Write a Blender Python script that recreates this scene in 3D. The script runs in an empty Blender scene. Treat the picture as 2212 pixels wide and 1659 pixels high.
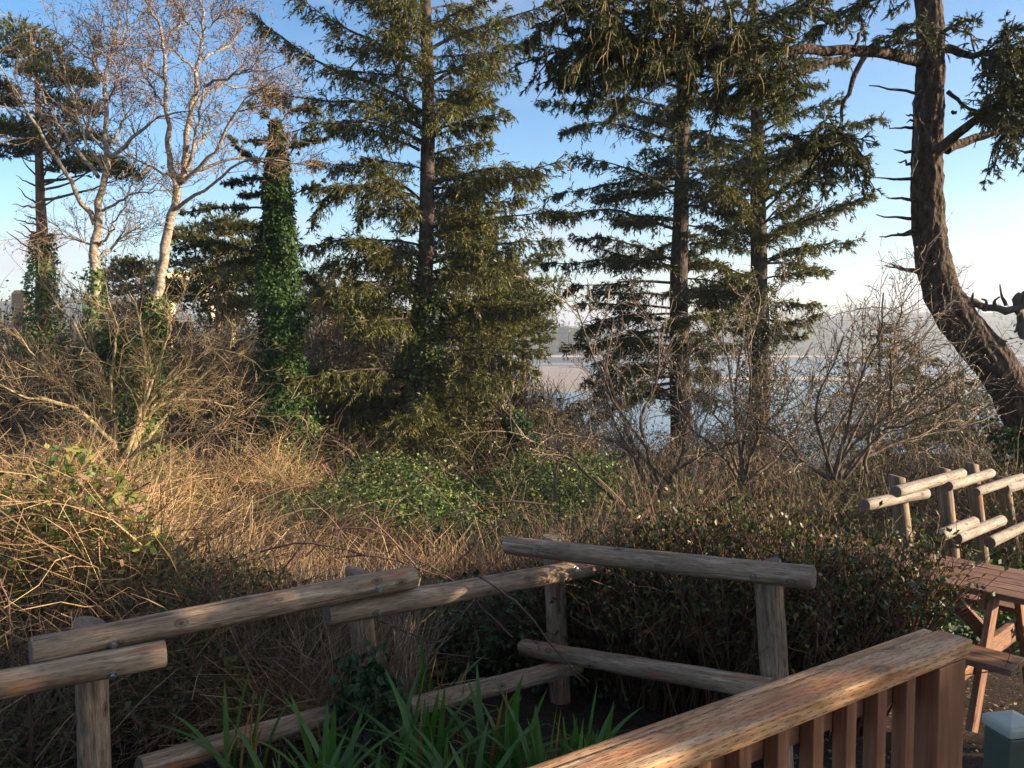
import bpy, math
import numpy as np
from mathutils import Vector, Matrix

# ---------------------------------------------------------------- camera, sky, sun, exposure
SC = bpy.context.scene
COL = SC.collection
rng = np.random.default_rng(11)
PI = math.pi
CAM_Z = 1.65
PITCH = math.radians(-3.4)
FPX = 829.0                                   # focal length in pixels of a 1024 wide frame
cam = bpy.data.cameras.new('camera')
cam.sensor_width = 36.0
cam.lens = FPX / 1024 * 36.0
cam.clip_start = 0.05
cam.clip_end = 9000
cam_o = bpy.data.objects.new('camera', cam)
COL.objects.link(cam_o)
cam_o.location = (0, 0, CAM_Z)
cam_o.rotation_euler = (PI / 2 + PITCH, 0, 0)
SC.camera = cam_o

SUN_AZ = math.radians(97)                     # clockwise from the view direction (+Y)
SUN_EL = math.radians(15)
SUN_DIR = Vector((math.sin(SUN_AZ) * math.cos(SUN_EL), math.cos(SUN_AZ) * math.cos(SUN_EL), math.sin(SUN_EL)))
sun = bpy.data.lights.new('sun', 'SUN')
sun.energy = 5.0
sun.angle = math.radians(0.55)
sun.color = (1.0, 0.80, 0.56)
sun_o = bpy.data.objects.new('sun', sun)
COL.objects.link(sun_o)
sun_o.rotation_euler = SUN_DIR.to_track_quat('Z', 'Y').to_euler()
sun_o.location = (60, 0, 30)

W = bpy.data.worlds.new('World')
SC.world = W
W.use_nodes = True
wn, wl = W.node_tree.nodes, W.node_tree.links
wn.clear()
wo = wn.new('ShaderNodeOutputWorld')
bg = wn.new('ShaderNodeBackground')
bg.inputs['Strength'].default_value = 0.074
sky = wn.new('ShaderNodeTexSky')
sky.sky_type = 'NISHITA'
sky.sun_disc = False
sky.sun_elevation = SUN_EL
sky.sun_rotation = SUN_AZ
sky.altitude = 20
sky.air_density = 1.0
sky.dust_density = 1.1
sky.ozone_density = 3.0
tc = wn.new('ShaderNodeTexCoord')
sepw = wn.new('ShaderNodeSeparateXYZ')
wl.new(tc.outputs['Generated'], sepw.inputs[0])
mapw = wn.new('ShaderNodeMapping')
mapw.inputs['Scale'].default_value = (1, 1, 3.2)
mapw.inputs['Location'].default_value = (0.32, 0.1, 0.0)
wl.new(tc.outputs['Generated'], mapw.inputs[0])
nzw = wn.new('ShaderNodeTexNoise')
nzw.inputs['Scale'].default_value = 5.0
nzw.inputs['Detail'].default_value = 7.0
nzw.inputs['Roughness'].default_value = 0.55
wl.new(mapw.outputs[0], nzw.inputs['Vector'])
rampn = wn.new('ShaderNodeValToRGB')
rampn.color_ramp.elements[0].position = 0.44
rampn.color_ramp.elements[1].position = 0.60
wl.new(nzw.outputs['Fac'], rampn.inputs[0])
rampe = wn.new('ShaderNodeValToRGB')          # clouds lie in a low bank all round, a few higher
ce = rampe.color_ramp.elements
ce[0].position, ce[0].color = 0.0, (1, 1, 1, 1)
ce[1].position, ce[1].color = 0.16, (0.0, 0.0, 0.0, 1)
e = ce.new(0.09); e.color = (0.75, 0.75, 0.75, 1)
e = ce.new(0.34); e.color = (0.12, 0.12, 0.12, 1)
e = ce.new(0.46); e.color = (0.75, 0.75, 0.75, 1)
wl.new(sepw.outputs['Z'], rampe.inputs[0])
mulw = wn.new('ShaderNodeMath'); mulw.operation = 'MULTIPLY'
wl.new(rampn.outputs[0], mulw.inputs[0]); wl.new(rampe.outputs[0], mulw.inputs[1])
mul2 = wn.new('ShaderNodeMath'); mul2.operation = 'MULTIPLY'; mul2.inputs[1].default_value = 0.85
wl.new(mulw.outputs[0], mul2.inputs[0])
mixw = wn.new('ShaderNodeMix'); mixw.data_type = 'RGBA'
wl.new(mul2.outputs[0], mixw.inputs['Factor'])
tintw = wn.new('ShaderNodeMix'); tintw.data_type = 'RGBA'; tintw.blend_type = 'MULTIPLY'
tintw.inputs['Factor'].default_value = 1.0
tintw.inputs['B'].default_value = (1.0, 1.0, 1.0, 1)
hsv = wn.new('ShaderNodeHueSaturation')
satr = wn.new('ShaderNodeMapRange')             # the air is whiter low down, all round
satr.inputs['From Min'].default_value = 0.0; satr.inputs['From Max'].default_value = 0.22
satr.inputs['To Min'].default_value = 0.9; satr.inputs['To Max'].default_value = 1.2
satr.interpolation_type = 'SMOOTHSTEP'
wl.new(sepw.outputs['Z'], satr.inputs['Value'])
wl.new(satr.outputs[0], hsv.inputs['Saturation'])
valr = wn.new('ShaderNodeMapRange')
valr.inputs['From Min'].default_value = 0.0; valr.inputs['From Max'].default_value = 0.4
valr.inputs['To Min'].default_value = 1.35; valr.inputs['To Max'].default_value = 1.05
wl.new(sepw.outputs['Z'], valr.inputs['Value'])
wl.new(valr.outputs[0], hsv.inputs['Value'])
wl.new(sky.outputs[0], hsv.inputs['Color'])
wl.new(hsv.outputs[0], tintw.inputs['A'])
wl.new(tintw.outputs['Result'], mixw.inputs['A'])
mixw.inputs['B'].default_value = (3.9, 3.55, 3.8, 1)
wl.new(mixw.outputs['Result'], bg.inputs['Color'])
wl.new(bg.outputs[0], wo.inputs[0])

SC.view_settings.view_transform = 'Standard'
SC.view_settings.look = 'None'
SC.view_settings.exposure = 1.7
SC.view_settings.gamma = 1.0
SC.render.engine = 'CYCLES'
SC.cycles.use_denoising = True
SC.cycles.denoising_prefilter = 'NONE'
SC.cycles.max_bounces = 5
SC.cycles.diffuse_bounces = 3
SC.cycles.glossy_bounces = 2
SC.cycles.transmission_bounces = 2
SC.cycles.volume_bounces = 0
SC.cycles.transparent_max_bounces = 4
SC.cycles.sample_clamp_indirect = 3.0
SC.cycles.sample_clamp_direct = 5.0


# ---------------------------------------------------------------- places
def P(xd, yd, d):
    """World point for photo position (xd, yd) (2212 wide frame) at distance d ahead."""
    u = (xd * 0.462930 - 512.0) / FPX
    v = (384.0 - yd * 0.462930) / FPX
    c, s = math.cos(PITCH), math.sin(PITCH)
    dx, dy, dz = u, c - v * s, s + v * c
    k = d / dy
    return np.array([dx * k, d, CAM_Z + dz * k])


def Pz(xd, yd, z):
    a = P(xd, yd, 1.0)
    k = (z - CAM_Z) / (a[2] - CAM_Z)
    return np.array([a[0] * k, k, z])


def z1(x, y): return x * .3472, y * .3472
def z2(x, y): return 548.6 + x * .3472, y * .3472
def z3(x, y): return 1097.2 + x * .3472, y * .3472
def z4(x, y): return 1591 + x * .3472, y * .3472
def z5(x, y): return x * .3638, 493.7 + y * .3638
def z6(x, y): return 548.6 + x * .3638, 548.6 + y * .3638
def z7(x, y): return 1097.2 + x * .3307, 548.6 + y * .3307
def z8(x, y): return 1591 + x * .3307, 493.7 + y * .3307
def z9(x, y): return x * .3716, 1042 + y * .3716
def z10(x, y): return 548.6 + x * .372, 1042 + y * .372


def snoise(x, y, s=1.0, seed=0):
    r = np.random.default_rng(100 + seed)
    o = np.zeros(np.broadcast(x, y).shape)
    for i in range(7):
        a = r.uniform(0, 2 * PI); f = s * r.uniform(.5, 2.2); p = r.uniform(0, 6.28)
        o = o + np.sin((x * math.cos(a) + y * math.sin(a)) * f + p) / 7 ** .5
    return o


def gz(x, y):
    x = np.asarray(x, float); y = np.asarray(y, float)
    f = 1 + 0.35 * np.clip(2 - x, 0, 7)
    ye = np.where(y > 20, 20 + (y - 20) / f, y)
    z = np.interp(ye, [-90, 4.6, 5.2, 8, 15, 25, 33, 45, 70, 130, 320],
                  [-.8, -.8, -.85, -1.3, -2.0, -2.7, -3.4, -9, -24, -31, -36])
    amp = np.interp(y, [5, 9, 40, 100], [0.015, .10, .35, .8])
    return z + amp * snoise(x, y, .8, 1) + 0.012 * snoise(x, y, 6, 2)


# ---------------------------------------------------------------- mesh helpers
def nrm(a):
    return a / np.maximum(np.linalg.norm(a, axis=-1, keepdims=True), 1e-9)


def mk(name, parts, mats, parent=None, smooth=True, loc=None):
    """parts: list of (V, F, material index); one mesh object."""
    Vs, off = [], 0
    loops, starts, tot, mi = [], [], [], []
    ls = 0
    for V, F, m in parts:
        V = np.asarray(V, float).reshape(-1, 3); F = np.asarray(F, np.int64)
        if len(F) == 0:
            continue
        Vs.append(V); loops.append((F + off).ravel())
        k = F.shape[1]
        starts.append(ls + np.arange(len(F)) * k); tot.append(np.full(len(F), k)); mi.append(np.full(len(F), m))
        ls += F.size; off += len(V)
    V = np.concatenate(Vs); L = np.concatenate(loops); S = np.concatenate(starts); MI = np.concatenate(mi)
    if loc is not None:
        V = V - np.asarray(loc)
    me = bpy.data.meshes.new(name)
    me.vertices.add(len(V)); me.vertices.foreach_set('co', V.astype(np.float32).ravel())
    me.loops.add(len(L)); me.loops.foreach_set('vertex_index', L.astype(np.int32))
    me.polygons.add(len(S)); me.polygons.foreach_set('loop_start', S.astype(np.int32))
    me.polygons.foreach_set('material_index', MI.astype(np.int32))
    me.polygons.foreach_set('use_smooth', np.full(len(S), bool(smooth)))
    me.update(calc_edges=True)
    for m in (mats if isinstance(mats, (list, tuple)) else [mats]):
        me.materials.append(m)
    o = bpy.data.objects.new(name, me)
    COL.objects.link(o)
    if name in ('crown', 'lichen', 'foliage', 'ivy', 'side_shoot', 'twig'):
        o['kind'] = 'stuff'
    if parent is not None:
        o.parent = parent
        pl = parent['_loc'] if '_loc' in parent else None
        if loc is None and pl is not None:
            o.location = (-pl[0], -pl[1], -pl[2])
    if loc is not None:
        o.location = loc
        if parent is not None and '_loc' in parent:
            o.location = tuple(np.asarray(loc) - np.asarray(parent['_loc']))
    return o


def empty(name, loc=(0, 0, 0)):
    o = bpy.data.objects.new(name, None)
    o.empty_display_size = .1
    o.location = tuple(loc)
    COL.objects.link(o)
    o['_loc'] = [float(c) for c in loc]
    return o


def tag(o, label=None, cat=None, group=None, kind=None):
    if label: o['label'] = label
    if cat: o['category'] = cat
    if group: o['group'] = group
    if kind: o['kind'] = kind
    return o


def tubes(Pt, R, sides=3, rough=0.0, caps=False):
    Pt = np.asarray(Pt, float)
    if Pt.ndim == 2:
        Pt = Pt[None]
    R = np.broadcast_to(np.asarray(R, float), Pt.shape[:2])
    M, K, _ = Pt.shape
    T = nrm(np.gradient(Pt, axis=1))
    ref = rng.normal(size=(M, 1, 3))
    m = nrm(Pt[:, -1:] - Pt[:, :1])
    ref = nrm(ref - (ref * m).sum(-1, keepdims=True) * m)
    U = nrm(ref - (ref * T).sum(-1, keepdims=True) * T)
    Wv = np.cross(T, U)
    a = 2 * PI * np.arange(sides) / sides
    Rr = R[:, :, None] * np.ones(sides)
    if rough:
        Rr = Rr * (1 + rough * rng.normal(size=Rr.shape))
    ring = Pt[:, :, None] + Rr[..., None] * (np.cos(a)[:, None] * U[:, :, None] + np.sin(a)[:, None] * Wv[:, :, None])
    V = ring.reshape(-1, 3)
    mI, kI, sI = np.meshgrid(np.arange(M), np.arange(K - 1), np.arange(sides), indexing='ij')
    s2 = (sI + 1) % sides
    b = (mI * K + kI) * sides
    F = np.stack([b + sI, b + s2, b + sides + s2, b + sides + sI], -1).reshape(-1, 4)
    return V, F


def ribbons(Pt, R):
    """thin stems too fine to show a round section: one strip each, turned at random"""
    Pt = np.asarray(Pt, float)
    R = np.broadcast_to(np.asarray(R, float), Pt.shape[:2])
    M, K, _ = Pt.shape
    T = nrm(np.gradient(Pt, axis=1))
    ref = rng.normal(size=(M, 1, 3)) * np.array([.55, 1.0, .55])
    U = nrm(np.cross(T, ref))
    V = np.stack([Pt - U * R[..., None], Pt + U * R[..., None]], 2).reshape(-1, 3)
    mI, kI = np.meshgrid(np.arange(M), np.arange(K - 1), indexing='ij')
    b = (mI * K + kI) * 2
    return V, np.stack([b, b + 1, b + 3, b + 2], -1).reshape(-1, 4)


def leaves(p, D, N, L, Wd, fold=False, mid=.45):
    n = len(p)
    D = nrm(D); S = nrm(np.cross(N, D)); N = np.cross(D, S)
    L = np.broadcast_to(L, n)[:, None]; Wd = np.broadcast_to(Wd, n)[:, None]
    if not fold:
        V = np.stack([p, p + D * L * mid + S * Wd / 2, p + D * L, p + D * L * mid - S * Wd / 2], 1)
        return V.reshape(-1, 3), (np.arange(n)[:, None] * 4 + np.arange(4))
    up = N * Wd * .18
    V = np.stack([p, p + D * L * .38 + S * Wd / 2 + up, p + D * L * .72 + S * Wd * .36 + up, p + D * L - N * L * .12,
                  p + D * L * .72 - S * Wd * .36 + up, p + D * L * .38 - S * Wd / 2 + up, p + D * L * .5], 1)
    b = np.arange(n)[:, None] * 7
    F = np.concatenate([b + np.array([[0, 6, 2, 1]]), b + np.array([[6, 3, 2, 6]])[:, :4] * 0 + np.array([[6, 3, 3, 2]]) * 0 + np.array([[0, 5, 4, 6]])])
    T3 = np.concatenate([b + np.array([[6, 3, 2]]), b + np.array([[6, 4, 3]])])
    # keep everything as triangles for one face size
    Q = F
    tri = np.concatenate([Q[:, [0, 1, 2]], Q[:, [0, 2, 3]], T3])
    return V.reshape(-1, 3), tri


def rdir(n):
    return nrm(rng.normal(size=(n, 3)))


def wander(S, D, L, K=5, g=0.0, n=.12):
    S = np.asarray(S, float); d = nrm(np.asarray(D, float)); L = np.broadcast_to(L, len(S))
    out = [S]; st = (L / (K - 1))[:, None]
    for k in range(K - 1):
        out.append(out[-1] + d * st)
        d = nrm(d + n * rng.normal(size=d.shape) + np.array([0, 0, -1.0]) * (g if np.isscalar(g) else g[:, None]))
    return np.stack(out, 1)


def sprout(Pt, n, t0=.2, t1=1.0, ang=.8, var=.25, bias=None):
    """n starts per polyline; returns start, direction, t, source index, tangent."""
    Pt = np.asarray(Pt, float)
    M, K, _ = Pt.shape
    src = np.repeat(np.arange(M), n)
    t = rng.uniform(t0, t1, len(src))
    f = t * (K - 1); i = np.minimum(f.astype(int), K - 2); w = (f - i)[:, None]
    A, B = Pt[src, i], Pt[src, i + 1]
    T = nrm(B - A)
    r = rdir(len(src)); r = nrm(r - (r * T).sum(-1, keepdims=True) * T)
    a = (ang + var * rng.normal(size=len(src)))[:, None]
    D = T * np.cos(a) + r * np.sin(a)
    if bias is not None:
        D = D + np.asarray(bias)
    return A * (1 - w) + B * w, nrm(D), t, src, T


def spl(pts, K=12, jit=0.0):
    p = np.asarray(pts, float)
    for _ in range(2):
        if len(p) > 2:
            q = np.empty((2 * len(p), 3)); q[0] = p[0]; q[-1] = p[-1]
            q[1:-1:2] = p[:-1] * .75 + p[1:] * .25
            q[2:-1:2] = p[:-1] * .25 + p[1:] * .75
            p = q
    s = np.concatenate([[0], np.cumsum(np.linalg.norm(np.diff(p, axis=0), axis=1))])
    u = np.linspace(0, s[-1], K)
    o = np.stack([np.interp(u, s, p[:, i]) for i in range(3)], 1)
    if jit:
        o[1:-1] += rng.normal(size=o[1:-1].shape) * jit
    return o


def tr(conv, pts, d0, d1=None, K=12, jit=0.0):
    d1 = d0 if d1 is None else d1
    n = len(pts)
    q = []
    for i, (x, y) in enumerate(pts):
        X, Y = conv(x, y) if conv else (x, y)
        q.append(P(X, Y, d0 + (d1 - d0) * i / (n - 1)))
    return spl(q, K, jit)


def box(c, s):
    c = np.asarray(c, float); s = np.asarray(s, float) / 2
    V = np.array([[x, y, z] for x in (-1, 1) for y in (-1, 1) for z in (-1, 1)]) * s + c
    F = np.array([[0, 1, 3, 2], [4, 6, 7, 5], [0, 4, 5, 1], [2, 3, 7, 6], [0, 2, 6, 4], [1, 5, 7, 3]])
    return V, F


def beam(name, size, mat, parent, loc, rot, bev=.004):
    """bevelled plank, local X along its length."""
    me = bpy.data.meshes.new(name)
    import bmesh
    bm = bmesh.new()
    bmesh.ops.create_cube(bm, size=1.0)
    bmesh.ops.scale(bm, vec=size, verts=bm.verts)
    bmesh.ops.bevel(bm, geom=list(bm.edges), offset=bev, segments=2, profile=.6, affect='EDGES')
    bm.to_mesh(me); bm.free()
    me.materials.append(mat)
    o = bpy.data.objects.new(name, me)
    COL.objects.link(o)
    M = Matrix.Translation(Vector(loc)) @ rot.to_4x4()
    if parent is not None:
        o.parent = parent
        M = Matrix.Translation(-Vector(parent['_loc'])) @ M
    o.matrix_local = M
    return o


def frame_x(d, up=(0, 0, 1)):
    """rotation matrix whose X axis is d and Z near up."""
    x = Vector(d).normalized(); u = Vector(up)
    y = u.cross(x).normalized(); z = x.cross(y)
    return Matrix((x, y, z)).transposed()


# ---------------------------------------------------------------- materials
def newmat(name):
    m = bpy.data.materials.new(name); m.use_nodes = True
    nt = m.node_tree
    b = nt.nodes['Principled BSDF']
    return m, nt, b


def N(nt, t, **kw):
    n = nt.nodes.new(t)
    for k, v in kw.items():
        if hasattr(n, k):
            setattr(n, k, v)
        else:
            n.inputs[k].default_value = v
    return n


def ramp(nt, fac, stops):
    r = nt.nodes.new('ShaderNodeValToRGB')
    el = r.color_ramp.elements
    el[0].position, el[0].color = stops[0][0], (*stops[0][1], 1)
    el[1].position, el[1].color = stops[-1][0], (*stops[-1][1], 1)
    for p, c in stops[1:-1]:
        e = el.new(p); e.color = (*c, 1)
    nt.links.new(fac, r.inputs[0])
    return r.outputs[0]


def noise(nt, scale, detail=4, vec=None, rough=.55):
    n = nt.nodes.new('ShaderNodeTexNoise')
    n.inputs['Scale'].default_value = scale; n.inputs['Detail'].default_value = detail
    n.inputs['Roughness'].default_value = rough
    if vec is not None:
        nt.links.new(vec, n.inputs['Vector'])
    return n.outputs['Fac']


def coords(nt, scale=(1, 1, 1), kind='Object'):
    t = nt.nodes.new('ShaderNodeTexCoord'); m = nt.nodes.new('ShaderNodeMapping')
    m.inputs['Scale'].default_value = scale
    nt.links.new(t.outputs[kind], m.inputs[0])
    return m.outputs[0]


def mixc(nt, a, b, fac, mode='MIX'):
    m = nt.nodes.new('ShaderNodeMix'); m.data_type = 'RGBA'; m.blend_type = mode
    for s, v in (('A', a), ('B', b), ('Factor', fac)):
        if isinstance(v, (int, float)):
            m.inputs[s].default_value = v
        elif isinstance(v, tuple):
            m.inputs[s].default_value = (*v, 1)
        else:
            nt.links.new(v, m.inputs[s])
    return m.outputs['Result']


def bump(nt, b, h, strength=.5, dist=.02):
    n = nt.nodes.new('ShaderNodeBump')
    n.inputs['Strength'].default_value = strength; n.inputs['Distance'].default_value = dist
    nt.links.new(h, n.inputs['Height']); nt.links.new(n.outputs[0], b.inputs['Normal'])


def leafmat(name, cols, rough=.5, transl=.3, spec=.35, tscale=1.15):
    m, nt, b = newmat(name)
    g = nt.nodes.new('ShaderNodeNewGeometry')
    n = len(cols)
    c = ramp(nt, g.outputs['Random Per Island'], [(i / (n - 1), cols[i]) for i in range(n)])
    nt.links.new(c, b.inputs['Base Color'])
    b.inputs['Roughness'].default_value = rough
    b.inputs['Specular IOR Level'].default_value = spec
    t = nt.nodes.new('ShaderNodeBsdfTranslucent')
    bc = mixc(nt, c, (1.0 * tscale, 1.0 * tscale, .55), 1.0, 'MULTIPLY')
    nt.links.new(bc, t.inputs[0])
    mx = nt.nodes.new('ShaderNodeMixShader'); mx.inputs[0].default_value = transl
    out = nt.nodes['Material Output']
    nt.links.new(b.outputs[0], mx.inputs[1]); nt.links.new(t.outputs[0], mx.inputs[2]); nt.links.new(mx.outputs[0], out.inputs[0])
    return m


def stemmat(name, cols, rough=.75):
    m, nt, b = newmat(name)
    g = nt.nodes.new('ShaderNodeNewGeometry')
    n = len(cols)
    c = ramp(nt, g.outputs['Random Per Island'], [(i / (n - 1), cols[i]) for i in range(n)])
    nt.links.new(c, b.inputs['Base Color'])
    b.inputs['Roughness'].default_value = rough
    b.inputs['Specular IOR Level'].default_value = .25
    return m


def barkmat(name, c0, c1, c2, sc=14, stretch=.35, strength=.9, dist=.03, moss=None):
    m, nt, b = newmat(name)
    v = coords(nt, (1, 1, stretch))
    h = noise(nt, sc, 6, v, .65)
    vo = nt.nodes.new('ShaderNodeTexVoronoi'); vo.inputs['Scale'].default_value = sc * 1.4
    nt.links.new(v, vo.inputs['Vector'])
    c = ramp(nt, h, [(.3, c0), (.5, c1), (.68, c2)])
    if moss:
        mk_ = ramp(nt, noise(nt, 2.2, 4, coords(nt)), [(.5, (0, 0, 0)), (.68, (1, 1, 1))])
        c = mixc(nt, c, moss, mk_)
    nt.links.new(c, b.inputs['Base Color'])
    b.inputs['Roughness'].default_value = .9
    b.inputs['Specular IOR Level'].default_value = .2
    bump(nt, b, mixc(nt, h, vo.outputs['Distance'], .5), strength, dist)
    return m


def plain(name, col, rough=.6, metal=0.0, var=.12, sc=9):
    m, nt, b = newmat(name)
    f = noise(nt, sc, 5, coords(nt))
    c = ramp(nt, f, [(.3, tuple(x * (1 - var) for x in col)), (.7, tuple(min(1, x * (1 + var)) for x in col))])
    nt.links.new(c, b.inputs['Base Color'])
    b.inputs['Roughness'].default_value = rough; b.inputs['Metallic'].default_value = metal
    return m


M_bark_spruce = barkmat('bark_spruce', (.018, .014, .011), (.05, .038, .03), (.10, .08, .064), 9, .5)
M_bark_big = barkmat('bark_big_spruce', (.016, .011, .008), (.05, .034, .024), (.115, .082, .058), 13, .55, 1.0, .06)
M_bark_pine = barkmat('bark_pine', (.055, .035, .025), (.15, .092, .062), (.26, .17, .12), 8, .35, 1.0, .04)
M_bark_alder = barkmat('bark_alder', (.06, .048, .036), (.25, .205, .155), (.43, .375, .30), 9, 1.5, .6, .02)
M_twig_alder = stemmat('twig_alder', [(.09, .06, .042), (.18, .12, .08), (.30, .215, .135)])
M_bud_alder = stemmat('catkin_alder', [(.05, .03, .02), (.12, .06, .04)])
M_needle = leafmat('needle_spruce', [(.028, .040, .014), (.062, .074, .020), (.115, .114, .030), (.18, .150, .045)], .55, .3)
M_needle_dark = leafmat('needle_dark', [(.018, .030, .012), (.046, .058, .017), (.10, .098, .027)], .55, .25)
M_needle_pine = leafmat('needle_pine', [(.035, .050, .015), (.085, .095, .024), (.175, .16, .042)], .55, .25)
M_lichen = leafmat('lichen_beard', [(.14, .11, .05), (.24, .19, .09), (.30, .25, .12)], .8, .3, .1)
M_twig_dead = stemmat('dead_twig', [(.06, .047, .038), (.12, .095, .078)])
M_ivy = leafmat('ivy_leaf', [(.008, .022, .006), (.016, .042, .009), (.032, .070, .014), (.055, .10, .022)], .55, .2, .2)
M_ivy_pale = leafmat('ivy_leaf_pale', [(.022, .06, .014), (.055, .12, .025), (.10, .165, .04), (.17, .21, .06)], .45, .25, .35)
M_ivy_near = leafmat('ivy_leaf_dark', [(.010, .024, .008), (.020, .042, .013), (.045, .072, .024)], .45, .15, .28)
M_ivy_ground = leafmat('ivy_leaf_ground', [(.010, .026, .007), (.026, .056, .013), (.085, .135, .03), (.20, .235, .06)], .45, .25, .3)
M_bramble = stemmat('bramble_stem', [(.085, .046, .024), (.21, .12, .056), (.35, .22, .108), (.47, .345, .19)])
M_bramble_grey = stemmat('bramble_grey', [(.10, .075, .055), (.22, .165, .115), (.36, .28, .19)])
M_weed = stemmat('weed_stem', [(.045, .030, .021), (.10, .07, .047), (.20, .145, .09)])
M_cane = stemmat('bramble_cane', [(.055, .03, .027), (.10, .055, .045), (.12, .075, .05)], .5)
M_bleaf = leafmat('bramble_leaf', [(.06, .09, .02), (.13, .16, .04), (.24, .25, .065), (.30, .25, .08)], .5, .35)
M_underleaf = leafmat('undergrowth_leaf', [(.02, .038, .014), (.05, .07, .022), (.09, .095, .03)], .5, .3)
M_rusty = stemmat('rusty_twig', [(.06, .037, .025), (.12, .08, .05), (.23, .16, .10)])  # tone also lowered to stand for the shade over undergrowth and thicket
M_lstem = stemmat('lichen_stem', [(.085, .055, .03), (.17, .12, .062), (.30, .23, .12)])
M_lbark = barkmat('lichen_bark', (.09, .07, .04), (.25, .195, .105), (.42, .35, .20), 16, .6, .8, .02)
M_willow = stemmat('willow_twig', [(.075, .052, .036), (.15, .108, .072), (.27, .205, .14)])
M_wbark = barkmat('willow_bark', (.04, .03, .022), (.11, .082, .06), (.21, .165, .125), 20, .5, .8, .015)
M_wpale = barkmat('pale_bark', (.2, .16, .12), (.36, .3, .23), (.46, .4, .32), 20, .5, .6, .01)
M_esc = leafmat('shrub_leaf', [(.012, .026, .008), (.024, .046, .012), (.05, .075, .018), (.16, .11, .02)], .42, .2, .28)
M_estem = stemmat('shrub_stem', [(.055, .026, .018), (.115, .055, .035), (.19, .105, .065)])
M_iris = leafmat('iris_blade', [(.026, .075, .016), (.045, .115, .022), (.07, .16, .03)], .42, .4, .4, 1.4)
M_iris_dry = leafmat('iris_dry', [(.20, .10, .03), (.28, .17, .06)], .6, .3, .3)
M_dead_leaf = leafmat('dead_leaf', [(.18, .12, .08), (.32, .22, .15)], .7, .3, .2)
M_iron = plain('galvanised', (.32, .30, .29), .45, .8)
M_concrete_warm = plain('pale_painted_steel', (.62, .50, .30), .7, 0, .06, .2)
M_stone = plain('dark_stone', (.10, .075, .062), .9, 0, .3, .3)
M_housew = plain('house_wall', (.62, .6, .56), .7, 0, .08, .5)
M_housey = plain('house_wall_yellow', (.62, .45, .2), .7, 0, .08, .5)
M_roof = plain('house_roof', (.22, .2, .2), .8, 0, .15, .5)
M_glass = plain('window_glass', (.04, .05, .06), .15, 0, .1, 1)
M_fartree = leafmat('far_tree', [(.03, .042, .022), (.045, .058, .03), (.06, .075, .035)], .8, .1, .1)
M_fartree2 = leafmat('far_broadleaf', [(.08, .10, .045), (.11, .125, .06), (.14, .15, .07)], .8, .2, .1)


def mat_soil():
    m, nt, b = newmat('soil')
    v = coords(nt)
    f = noise(nt, 3, 8, v, .7); g = noise(nt, 38, 5, v, .7)
    c = mixc(nt, ramp(nt, f, [(.3, (.018, .013, .009)), (.7, (.06, .043, .03))]),
             ramp(nt, g, [(.45, (.02, .014, .01)), (.75, (.15, .105, .075))]), .5)
    nt.links.new(c, b.inputs['Base Color']); b.inputs['Roughness'].default_value = .95
    b.inputs['Specular IOR Level'].default_value = .15
    bump(nt, b, mixc(nt, f, g, .6), 1.0, .05)
    return m


def mat_water():
    m, nt, b = newmat('bay_water')
    b.inputs['Base Color'].default_value = (.03, .085, .15, 1)
    b.inputs['Roughness'].default_value = .12
    b.inputs['IOR'].default_value = 1.33
    h = noise(nt, .22, 5, coords(nt, (.6, 1.4, 1)))
    bump(nt, b, h, .5, .5)
    return m


def mat_sand(name, a, c_):
    m, nt, b = newmat(name)
    f = noise(nt, .05, 6, coords(nt, (1, 3, 1)), .6)
    nt.links.new(ramp(nt, f, [(.35, a), (.65, c_)]), b.inputs['Base Color'])
    b.inputs['Roughness'].default_value = .8
    return m


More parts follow.
